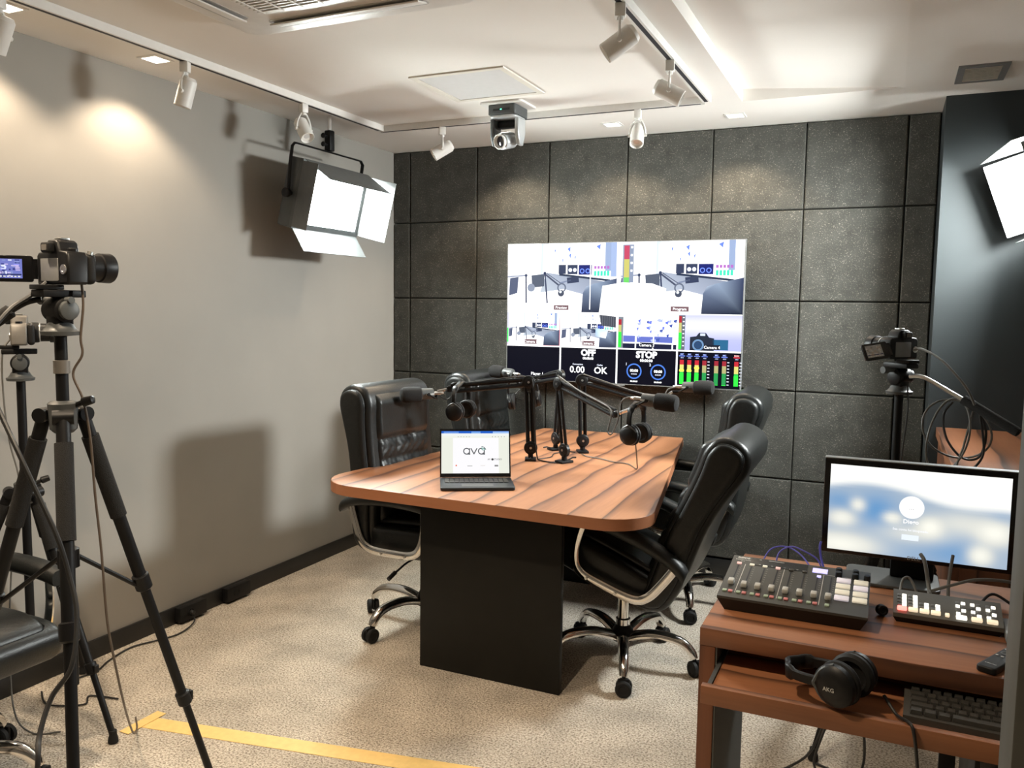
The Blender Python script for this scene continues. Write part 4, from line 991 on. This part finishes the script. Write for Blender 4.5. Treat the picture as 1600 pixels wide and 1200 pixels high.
# video switcher
t = thing('video_switcher', (3.252, -2.612, DZ+.0005), 'compact video switcher with glowing buttons', 'video switcher')
SW, SD = .235, .10; f0, f1 = .024, .052
zs = lambda y: f0+(f1-f0)*(y+SD/2)/SD
s2_ = math.atan2(f1-f0, SD); RS = (s2_, 0, 0); us = lambda x, y, h: (x, y-h*math.sin(s2_), zs(y)+h*math.cos(s2_))
m = MB(); m.rings([[(-SW/2+.008, -SD/2+.008, 0), (SW/2-.008, -SD/2+.008, 0), (SW/2-.008, SD/2, 0), (-SW/2+.008, SD/2, 0)],
                   [(-SW/2, -SD/2, f0-.01), (SW/2, -SD/2, f0-.01), (SW/2, SD/2, f1-.01), (-SW/2, SD/2, f1-.01)]]); m.build('case', 'black', t, 20)
m = MB(); m.rings([[(-SW/2, -SD/2, f0-.01), (SW/2, -SD/2, f0-.01), (SW/2, SD/2, f1-.01), (-SW/2, SD/2, f1-.01)], [(-SW/2, -SD/2, f0), (SW/2, -SD/2, f0), (SW/2, SD/2, f1), (-SW/2, SD/2, f1)]]); m.build('top_plate', 'switcher', t, 20)
for k in range(4):
    x = -.098+k*.0245
    MB().box(us(x, -.032, .003), (.021, .013, .007), rot=RS, bev=.002).build('source_button', 'btn_red' if k == 0 else 'btn_cream', t)
    for r_, y in enumerate((-.016, -.003, .010, .023)):
        if k > 1 and r_ > 1: continue
        MB().box(us(x-.006, y, .002), (.009, .008, .004), rot=RS, bev=.001).build('button', 'mid_grey', t)
        MB().box(us(x+.005, y, .0025), (.010, .0078, .005), rot=RS, bev=.001).build('lit_button', 'btn_white', t)
MB().box(us(.0, -.034, .003), (.009, .010, .006), rot=RS, bev=.001).build('source_button', 'btn_cream', t)
for k, x in enumerate((.030, .062, .094)):
    MB().box(us(x, -.036, .003), (.023, .013, .007), rot=RS, bev=.002).build('source_button', 'btn_white' if k == 0 else 'btn_cream', t)
    for r_, y in enumerate((-.020, -.006, .010, .023)):
        MB().box(us(x-.006, y, .002), (.009, .009, .004), rot=RS, bev=.001).build('button', 'mid_grey' if (k+r_) % 2 else 'btn_white', t)
        MB().box(us(x+.006, y, .002), (.0095, .0085, .005), rot=RS, bev=.001).build('lit_button', 'btn_white' if (k+r_) % 2 else 'mid_grey', t)
cable('video_cable', [(3.215, -2.60, .87), (3.26, -2.58, .885), (3.32, -2.55, .90), (3.40, -2.52, .895), (3.46, -2.5, .87)], .004, 'cable_grey', 'grey cable lying over the video switcher')
cable('video_cable', [(3.22, -2.545, .83), (3.215, -2.51, .86), (3.205, -2.49, .91), (3.195, -2.47, .925)], .005, 'cable_grey', 'grey plug cable rising behind the video switcher')
cable('video_cable', [(3.26, -2.545, .83), (3.26, -2.51, .86), (3.265, -2.48, .90), (3.27, -2.46, .93)], .004, 'cable_grey', 'second grey plug cable rising behind the video switcher')
cable('video_cable', [(3.15, -2.55, .84), (3.155, -2.52, .865), (3.17, -2.51, .87), (3.185, -2.53, .85), (3.19, -2.545, .83)], .0035, 'cable_grey', 'small grey cable hoop at the left of the video switcher')
cable('video_cable', [(3.33, -2.545, .84), (3.36, -2.52, .86), (3.42, -2.53, .83), (3.48, -2.52, .81)], .0035, 'cable_black', 'black cable leaving the video switcher to the right')

t = thing('remote_control', (3.345, -2.83, DZ+.0005), 'black remote control lying on the desk', 'remote control', rz=R(-28))
MB().slab(rrect(.040, .15, .008, 3), 0, .015, .004).build('shell', 'black', t)
for k, (x, y) in enumerate(((-.011, .055), (.0, .057), (.011, .055), (-.011, .008), (0, .006), (.011, .008))): MB().slab(rrect(.006, .004, .0015, 2, x, y), .0151, .017, .0005).build('button', 'lens_white', t)
MB().lathe((0, .031, .0151), (0, 0, 1), [(0, .013), (.0015, .013), (.0015, .009), (.0008, .008), (.0008, 0)], 20).build('ring_button', 'dark_grey', t)
K = Canvas(); K.text(0, -.05, 'SAMSUNG', .005, (.6, .6, .58), 1, .02); K.build('logo', lambda u, v, l: (u, -v-.1, .0153+l), 'print', t)
t = thing('round_knob', (3.109, -2.628, DZ+.0005), 'small black round knob standing by the video switcher', 'knob')
MB().lathe((0, 0, .014), (.35, -.9, .1), [(-.008, 0), (-.008, .012), (-.006, .0135), (.008, .0135), (.010, .012), (.010, .008), (.007, .007), (.007, 0)], 20).build('ring', 'black', t)
t = thing('grey_device', (3.44, -2.64, DZ+.0005), 'pale grey flat device at the right edge of the desk', 'device')
MB().slab(rrect(.14, .11, .008, 3), 0, .025, .004).build('shell', 'mid_grey', t)
MB().slab(rrect(.10, .07, .004, 3), .0251, .028, .001).build('lid', 'grey_slot', t)

# keyboard on the tray
t = thing('keyboard', (3.314, -2.952, .7125), 'black keyboard on the pull-out tray', 'keyboard', rz=R(-2))
KW, KD = .31, .125
m = MB(); m.rings([[(-KW/2, -KD/2, 0), (KW/2, -KD/2, 0), (KW/2, KD/2, 0), (-KW/2, KD/2, 0)], [(-KW/2, -KD/2, .016), (KW/2, -KD/2, .016), (KW/2, KD/2, .026), (-KW/2, KD/2, .026)]]); m.build('case', 'kb_case', t, 20)
zk = lambda y: .016+.010*(y+KD/2)/KD
pk = .0205; KM = {}
def key(x, y, wd):
    k_ = round(wd, 4)
    if k_ not in KM:
        m = MB(); h = .0085; dd = .0178
        m.rings([[(-wd/2, -dd/2, 0), (wd/2, -dd/2, 0), (wd/2, dd/2, 0), (-wd/2, dd/2, 0)], [(-wd/2+.002, -dd/2+.002, h), (wd/2-.002, -dd/2+.002, h), (wd/2-.002, dd/2-.001, h), (-wd/2+.002, dd/2-.001, h)]])
        o = m.build('key', 'key', t, 20); KM[k_] = o.data
    else:
        o = bpy.data.objects.new('key', KM[k_]); C.objects.link(o); o.parent = t
    o.location = (x, y, zk(y)+.0006); o.rotation_euler = (math.atan2(.010, KD), 0, 0)
for r_, ws in enumerate(([1]*14, [1.5]+[1]*12+[.5], [1.75]+[1]*11+[1.25], [2.25]+[1]*10+[1.75], [1.25]*3+[6.0]+[1.25]*3)):
    x = -KW/2+.0115
    for wq in ws:
        wd = wq*pk
        if x+wd > KW/2-.006: wd = KW/2-.006-x
        if wd > .006: key(x+wd/2, .046-r_*.0226, wd-.0025)
        x += wq*pk
# headphones on the tray
t = headphones((2.928, -2.765, .700), (0, 0, 0), 'black headphones lying on the pull-out keyboard tray', spread=.045, hgt=.15)
t.matrix_world = Matrix.Translation((2.925, -2.955, .770)) @ Euler((R(-12), R(-95), R(-12))).to_matrix().to_4x4()
K = Canvas(); K.text(0, 0, 'AKG', .012, (.4, .4, .38), 1, .02); K.build('logo', lambda u, v, l: (-v, -.0735-l, -.132-u), 'print', t)

# ================================================================== tripods and cameras
def tripod(A, za, zt, Rf, angs, label, head_fwd, handle, gap=None, spread=True, col_r=.015, bot=None, tube=.017, pitch=0.):
    """za: apex height, zt: top of the centre column; head_fwd: the way the head looks"""
    t = thing('tripod', (A[0], A[1], 0), label, 'tripod', 'black camera tripods')
    MB().cyl((0, 0, bot if bot is not None else za*.55), (0, 0, zt), col_r, seg=20).build('centre_column', 'matte_black', t)
    MB().lathe((0, 0, za-.045), (0, 0, 1), [(0, .022), (.01, .032), (.05, .034), (.075, .036), (.08, .030), (.082, .018)], 24).build('collar', 'dark_grey', t)
    if gap: MB().lathe((0, 0, gap), (0, 0, 1), [(0, .018), (.001, .0195), (.033, .0195), (.034, .018)], 20).build('cloth_strap', 'cam_grey', t)
    kn = MB(); a = R(angs[1]-60); kn.tube([(.02*math.cos(a), .02*math.sin(a), za+.02), (.055*math.cos(a), .055*math.sin(a), za+.035)], .007, 8); kn.lathe((.05*math.cos(a), .05*math.sin(a), za+.033), (math.cos(a), math.sin(a), .3), [(0, .008), (.003, .013), (.028, .011), (.03, .007)], 10); kn.build('column_lock_knob', 'black', t)
    for ag in angs:
        a = R(ag); u = Vector((math.cos(a), math.sin(a), 0)); p0 = u*.05+Vector((0, 0, za)); p1 = u*Rf+Vector((0, 0, .025)); d = (p1-p0).normalized(); L = (p1-p0).length
        m = MB().tube([p0+d*.0, p0+d*.40*L], tube, 14); lg = m.build('leg', 'matte_black', t)
        m = MB(); s = Vector((-u.y, u.x, 0)); m.cyl(p0-s*.024, p0+s*.024, .019, seg=16); m.box(p0*.0+u*.03+Vector((0, 0, za)), (.05, .03, .03), rot=(0, 0, a), bev=.006); m.build('leg_hinge', 'black', lg)
        MB().tube([p0+d*.05*L, p0+d*.235*L], tube*1.28, 16).build('foam_grip', 'foam_black', lg)
        MB().lathe(p0+d*.38*L, d, [(0, tube*.9), (.005, tube*1.35), (.045, tube*1.35), (.05, tube*1.05)], 16).build('leg_clamp', 'black', lg)
        MB().tube([p0+d*.40*L, p0+d*.72*L], tube*.82, 12).build('middle_tube', 'matte_black', lg)
        m = MB().lathe(p0+d*.70*L, d, [(0, tube*.75), (.005, tube*1.2), (.04, tube*1.2), (.045, tube*.9)], 16); m.box(p0+d*(.70*L+.022)+u*tube*1.3, (.012, .02, .03), rot=(0, 0, a), bev=.003); m.build('leg_clamp', 'black', lg)
        MB().tube([p0+d*.72*L, p1], tube*.66, 12).build('lower_tube', 'matte_black', lg)
        MB().lathe(p1+Vector((0, 0, -.024)), (0, 0, 1), [(0, .015), (.004, .018), (.02, .016), (.03, .013), (.045, .013)], 16).build('rubber_foot', 'rubber', lg)
        if spread:
            zc = za*.66; q = p0+d*.42*L
            MB().tube([(u.x*.02, u.y*.02, zc+.06), q], .0065, 8, flat=1.).build('spreader_arm', 'matte_black', t)
    if spread: MB().lathe((0, 0, za*.66+.03), (0, 0, 1), [(0, .018), (.003, .026), (.05, .026), (.055, .018)], 16).build('spreader_hub', 'black', t)
    # fluid head
    h = Vector((head_fwd[0], head_fwd[1], 0)).normalized(); ra = math.atan2(h.y, h.x); rot = Matrix.Rotation(ra, 4, 'Z')
    hd = MB().lathe((0, 0, zt), (0, 0, 1), [(0, .022), (.002, .044), (.012, .046), (.014, .040), (.022, .034), (.03, .030), (.034, .026)], 32).build('head_base', 'dark_grey', t)
    m = MB(); m.T = Matrix.Translation((0, 0, zt)) @ rot
    m.box((0, 0, .048), (.05, .046, .05), bev=.008); m.lathe((0, -.034, .065), (0, 1, 0), [(0, .022), (.004, .030), (.064, .030), (.068, .022)], 28); m.build('head_body', 'matte_black', t)
    m = MB(); m.T = Matrix.Translation((0, 0, zt)) @ rot; m.lathe((0, -.0345, .065), (0, -1, 0), [(0, .024), (.012, .024), (.014, .020), (.014, 0)], 20); m.build('drag_knob', 'dark_grey', hd)
    m = MB(); m.T = Matrix.Translation((0, 0, zt)) @ rot; m.cyl((0, -.055, .09), (0, .075, .09), .0085); m.cyl((0, .060, .09), (0, .082, .09), .013, seg=14); m.build('tilt_axle', 'dark_grey', t)
    m = MB(); m.T = Matrix.Translation((0, 0, zt)) @ rot; m.box((0, 0, .106), (.11, .056, .018), bev=.003); m.box((-.03, 0, .1215), (.06, .05, .012), bev=.002); m.build('quick_release_plate', 'matte_black', t)
    # pan handle
    if handle:
        hp = [Vector(p) for p in handle]
        g = MB().tube(hp[:-1], .0075, 10, sm=4).build('pan_handle', 'steel' if len(handle) > 4 else 'matte_black', t)
        dd = (hp[-1]-hp[-2]).normalized()
        MB().lathe(hp[-2]-dd*.02, dd, [(0, .009), (.004, .017), ((hp[-1]-hp[-2]).length, .0165), ((hp[-1]-hp[-2]).length+.012, .015), ((hp[-1]-hp[-2]).length+.016, .006)], 16).build('handle_grip', 'foam_black', g)
    return t

def photo_camera(loc, fwd, label, sc=1., body='black', screen='side', pitch=0., lens=.105):
    """stills camera: local +y is the way the lens looks, x to the right of the operator"""
    t = thing('video_camera', loc, label, 'camera', 'interchangeable lens cameras', math.atan2(fwd[1], fwd[0])-PI/2)
    t.scale = (sc, sc, sc); t.rotation_euler.x = R(pitch)
    prof = [(-.068, 0), (.062, 0), (.068, .006), (.068, .070), (.060, .080), (.032, .083), (.026, .104), (.016, .110), (-.016, .110), (-.028, .100), (-.034, .082), (-.060, .080), (-.068, .072)]
    MB().slab(prof, -.028, .026, .006, fn=lambda a, b, q: (a, q, b)).build('body', body, t)
    MB().slab(rrect(.036, .078, .014, 4, .048, .040), .0262, .050, .01, fn=lambda a, b, q: (a, q, b)).build('grip', 'rubber', t)
    MB().slab(rrect(.05, .026, .004, 3, 0, .0), .111, .116, .001, fn=lambda a, b, q: (a*.5, b, q)).build('hot_shoe', 'steel', t)
    m = MB(); m.slab(rrect(.036, .026, .006, 3, 0, .090), -.046, -.0285, .004, fn=lambda a, b, q: (a, q, b)); ep = m.build('eyepiece', 'rubber', t)
    MB().slab(rrect(.022, .014, .003, 3, 0, .090), -.0468, -.0461, 0, fn=lambda a, b, q: (a, q, b)).build('eyepiece_window', 'cam_grey', ep)
    MB().lathe((.046, 0, .080), (0, 0, 1), [(0, .012), (.008, .012), (.009, .010), (.009, 0)], 18).build('mode_dial', 'black', t)
    MB().lathe((.058, .035, .074), (0, .3, 1), [(0, .007), (.009, .007), (.010, .005), (.010, 0)], 14).build('shutter_button', 'steel', t)
    MB().slab(rrect(.076, .056, .003, 3, -.008, .036), -.0305, -.0285, .0005, fn=lambda a, b, q: (a, q, b)).build('screen_recess', 'mid_grey', t)
    MB().lathe((.052, -.0285, .036), (0, -1, 0), [(0, .012), (.003, .012), (.003, .006), (.002, .005), (.002, 0)], 18).build('control_dial', 'steel', t)
    ln = MB().lathe((-.006, .026, .046), (0, 1, 0), [(0, .034), (.006, .035), (.008, .037), (.035, .037), (.037, .034), (.070*lens/.105, .034), (.072*lens/.105, .038), (lens-.004, .039), (lens, .037), (lens-.002, .033), (lens-.012, .028), (lens-.013, 0)], 32).build('lens', 'black', t)
    MB().lathe((-.006, .026, .046), (0, 1, 0), [(.012, .0373), (.014, .0382), (.032, .0382), (.034, .0373)], 32).build('zoom_ring', 'rubber', ln)
    MB().lathe((-.006, .026, .046), (0, 1, 0), [(.0362, .0345), (.037, .0357), (.040, .0357), (.0408, .0345)], 32).build('ring_mark', 'silver', ln)
    MB().lathe((-.006, .026+lens-.0125, .046), (0, 1, 0), [(0, 0), (.0, .027), (.002, .024), (.005, .012), (.006, 0)], 24).build('front_glass', 'glass_dark', ln)
    if screen:
        tl = Matrix.Translation((-.070, -.026, .038)) @ (Matrix.Rotation(R(52), 4, 'Z') if screen == 'side' else Matrix.Rotation(R(-28), 4, 'X') @ Matrix.Rotation(R(-20), 4, 'Z'))
        m = MB(); m.T = tl; m.slab(rrect(.096, .066, .006, 3, -.056, 0), -.005, .005, .002, fn=lambda a, b, q: (a, q, b)); m.box((-.004, 0, 0), (.012, .009, .05)); sc_ = m.build('flip_screen', 'gloss_black', t)
        K = Canvas(); r_ = random.Random(5)
        gr = screen != 'side'; K.rect(0, 0, .062, .048, (.45, .46, .47) if gr else (.18, .2, .55), 1)
        for k in range(46):
            x, y = r_.uniform(0, .05), r_.uniform(0, .042); K.rect(x, y, x+r_.uniform(.004, .012), y+r_.uniform(.002, .006), r_.choice(((.6, .61, .62), (.3, .29, .28), (.5, .42, .36), (.7, .7, .7)) if gr else ((.75, .78, 1), (.3, .3, .85), (.05, .06, .25), (.6, .5, .8), (.25, .3, .6))), 2)
        for k in range(7): K.rect(.004+k*.008, .042, .009+k*.008, .045, (.8, .8, .75), 3)
        K.rect(.002, .037, .060, .0405, (.03, .04, .12), 2)
        K.build('screen_picture', lambda u, v, l: tl @ Vector((-.094+u, -.0053-l, .024-v)), 'scr_cam' if screen == 'side' else 'print', sc_, .0002)
    return t

# front left tripod with the large camera
tripod((1.19, -3.40), 1.262, 1.463, .45, (-38, 84, -160), 'tall black tripod nearest the camera at the left', (.12, .99),
       [(-.025, -.03, 1.555), (-.05, -.055, 1.545), (-.085, -.085, 1.515), (-.155, -.14, 1.45)], gap=1.368, bot=.55)
photo_camera((1.195, -3.39, 1.592), (.12, .99), 'black camera with lit flip-out screen on the nearest tripod', 1.0, 'black', 'side')
# tripod behind it with the small grey camera
tripod((.275, -2.875), .865, 1.265, .395, (2, 118, -120), 'shorter black tripod behind the nearest one at the left', (.59, .80), [(-.05, -.05, 1.34), (-.13, -.13, 1.335), (-.22, -.22, 1.325)], bot=.28, spread=False)
photo_camera((.275, -2.870, 1.394), (.62, .78), 'small grey camera on the shorter left tripod', .95, 'cam_grey', None)
# right tripod
tripod((3.135, -1.53), .80, 1.256, .42, (240, -6, 118), 'black tripod behind the desk and monitor', (-.70, .71),
       [(.03, -.03, 1.325), (.075, -.05, 1.325), (.15, -.09, 1.285), (.21, -.12, 1.252), (.36, -.20, 1.165)], bot=.45, spread=False)
photo_camera((3.125, -1.525, 1.385), (-.72, .69), 'black camera on the tripod behind the desk', .95, 'black', 'tilt', 0)

# ================================================================== cables
cable('camera_cable', [(1.165, -3.41, 1.6), (1.155, -3.447, 1.566), (1.151, -3.509, 1.523), (1.153, -3.571, 1.443), (1.214, -3.607, 1.358), (1.244, -3.6, 1.293), (1.305, -3.603, 1.209), (1.352, -3.591, 1.109), (1.397, -3.581, 1.015), (1.425, -3.576, 0.929), (1.462, -3.589, 0.85), (1.493, -3.629, 0.752), (1.474, -3.666, 0.691), (1.491, -3.709, 0.629), (1.527, -3.743, 0.57), (1.49, -3.76, .25), (1.47, -3.82, .008), (1.40, -3.9, .008)], .0055, 'cable_black', 'thick black cable sweeping down from the nearest camera')
cable('camera_cable', [(1.235, -3.37, 1.595), (1.238, -3.37, 1.54), (1.225, -3.37, 1.46), (1.222, -3.365, 1.415), (1.195, -3.372, 1.365), (1.222, -3.367, 1.30), (1.235, -3.36, 1.20), (1.24, -3.355, 1.05), (1.25, -3.35, .9), (1.25, -3.34, .72), (1.22, -3.30, .60), (1.12, -3.19, .40), (.93, -3.01, .20), (.76, -2.85, .05), (.67, -2.76, .008), (.60, -2.705, .006)], .0032, 'cable_brown', 'thin brown cable hanging down the nearest tripod')
cable('camera_cable', [(.27, -2.90, 1.42), (.262, -2.93, 1.36), (.26, -2.93, 1.2), (.275, -2.925, 1.05), (.31, -2.92, .9), (.28, -2.93, .7), (.27, -2.95, .4), (.30, -2.97, .1), (.36, -2.95, .008), (.45, -2.9, .008)], .003, 'cable_grey', 'thin grey cable hanging from the small grey camera')
cable('power_cable', [(.055, -1.885, .035), (.10, -1.93, .012), (.13, -2.05, .006), (.10, -2.15, .006), (.06, -2.26, .006), (.09, -2.40, .006), (.13, -2.50, .006), (.10, -2.65, .006)], .0035, 'cable_black', 'black power cable along the foot of the grey wall')
cable('floor_cable', [(.10, -2.72, .006), (.22, -2.78, .006), (.34, -2.72, .006), (.30, -2.66, .006), (.42, -2.63, .006)], .0035, 'cable_black', 'black cable lying by the chair caster at left')
cable('camera_cable', [(3.175, -1.575, 1.42), (3.20, -1.62, 1.425), (3.26, -1.68, 1.39), (3.33, -1.72, 1.31), (3.36, -1.72, 1.25)], .0042, 'cable_grey', 'grey cable leaving the right camera')
def coil(cx, cz, rx, rz, y, tilt, n=40):
    return [(cx+rx*math.cos(2*PI*k/n+.9)+tilt*math.sin(2*PI*k/n), y+.03*math.sin(2*PI*k/n*2), cz+rz*math.sin(2*PI*k/n+.9)) for k in range(n+1)]
cable('coiled_cable', coil(3.29, 1.13, .085, .13, -1.66, .03)+coil(3.315, 1.155, .08, .10, -1.65, -.03)+[(3.34, -1.66, 1.1), (3.30, -1.66, .95), (3.26, -1.66, .8)], .0036, 'cable_grey', 'grey cable coiled over the right tripod handle', 1)
cable('coiled_cable', [(3.30, -1.645, 1.25), (3.275, -1.64, 1.20), (3.29, -1.645, 1.12), (3.34, -1.65, 1.06), (3.39, -1.655, 1.07), (3.405, -1.655, 1.15), (3.385, -1.65, 1.21), (3.40, -1.66, 1.08), (3.35, -1.66, 1.0), (3.29, -1.66, .92), (3.25, -1.66, .85)], .004, 'cable_black', 'black cable looped under the right tripod handle')
cable('camera_cable', [(3.16, -1.56, 1.30), (3.165, -1.575, 1.2), (3.155, -1.575, 1.05), (3.15, -1.575, .9), (3.15, -1.58, .6), (3.1, -1.65, .3), (2.98, -1.8, .12), (2.9, -1.9, .01)], .0028, 'cable_black', 'thin black cable hanging down the right tripod')
for k, pts in enumerate(([(2.99, -2.43, .62), (2.98, -2.2, .35), (2.93, -2.05, .12), (2.86, -1.98, .008), (2.8, -2.05, .006)], [(3.0, -2.43, .62), (2.98, -2.22, .32), (2.94, -2.05, .06), (3.05, -1.95, .008), (3.2, -1.96, .006)],
                         [(3.03, -2.43, .62), (3.08, -2.2, .3), (3.08, -2.0, .06), (3.02, -1.95, .008), (2.93, -1.92, .006)])):
    cable('desk_cable', pts, .0042, 'cable_black', ('left', 'middle', 'right')[k]+' one of three black cables drooping below the keyboard tray')
cable('keyboard_cable', [(3.12, -2.97, .745), (3.145, -3.0, .722), (3.165, -3.05, .734), (3.175, -3.068, .725), (3.185, -3.07, .66), (3.20, -3.07, .5), (3.205, -3.05, .2), (3.2, -3.0, .01)], .0035, 'cable_black', 'black headphone lead hanging over the tray lip')
t = thing('desk_upright', (3.29, -2.40, 0), 'dark metal upright under the keyboard tray', 'support')
MB().b2((-.02, -.012, .006), (.02, .012, .598), bev=.002).build('upright_bar', 'matte_black', t)
MB().b2((-.06, -.05, 0), (.06, .05, .0055)).build('foot_plate', 'matte_black', t)

t = thing('computer_tower', (3.36, -2.36, 0), 'black computer tower on the carpet under the desk', 'computer')
MB().b2((0, 0, .012), (.20, .40, .39), bev=.006).build('case', 'black', t)
MB().b2((.012, -.006, .03), (.188, -.0005, .375), bev=.002).build('front_panel', 'gloss_black', t)
for x in (.02, .16):
    for y in (.03, .35): MB().b2((x, y, 0), (x+.025, y+.025, .0115)).build('foot', 'rubber', t)
# ================================================================== floor and baseboard details
def strip(p0, p1, wd, label, z0=.0003):
    d = Vector((p1[0]-p0[0], p1[1]-p0[1], 0)); n = Vector((-d.y, d.x, 0)).normalized()*wd/2; a, b = Vector(p0+(0,)), Vector(p1+(0,)); m = MB()
    q = [a-n, b-n, b+n, a+n]; m.rings([[p+Vector((0, 0, z0)) for p in q], [p+Vector((0, 0, z0+.0015)) for p in q]])
    tag(m.build('floor_tape', 'tape'), label, 'tape', 'yellow floor tape marks')
strip((.652, -2.708), (2.2, -2.425), .075, 'long strip of yellow tape across the carpet')
strip((.650, -2.80), (.652, -2.63), .045, 'short yellow tape piece crossing the end of the long strip', .0021)
for y, lb in ((-1.88, 'black outlet box on the baseboard with a cable plugged in'), (-1.567, 'black outlet box on the baseboard nearer the table')):
    t = thing('outlet_box', (.0145, y, .012), lb, 'outlet', 'baseboard outlet boxes')
    MB().b2((0, -.085, 0), (.04, .085, .072), bev=.004).build('box', 'black', t)
    MB().lathe((.0401, -.02, .036), (1, 0, 0), [(0, .02), (.003, .02), (.003, .016), (.001, .015), (.001, 0)], 18).build('socket', 'rubber', t)
    if y < -1.7: MB().lathe((.0411, -.02, .036), (1, 0, 0), [(0, .012), (.018, .010), (.02, .006)], 12).build('plug', 'cable_black', t)
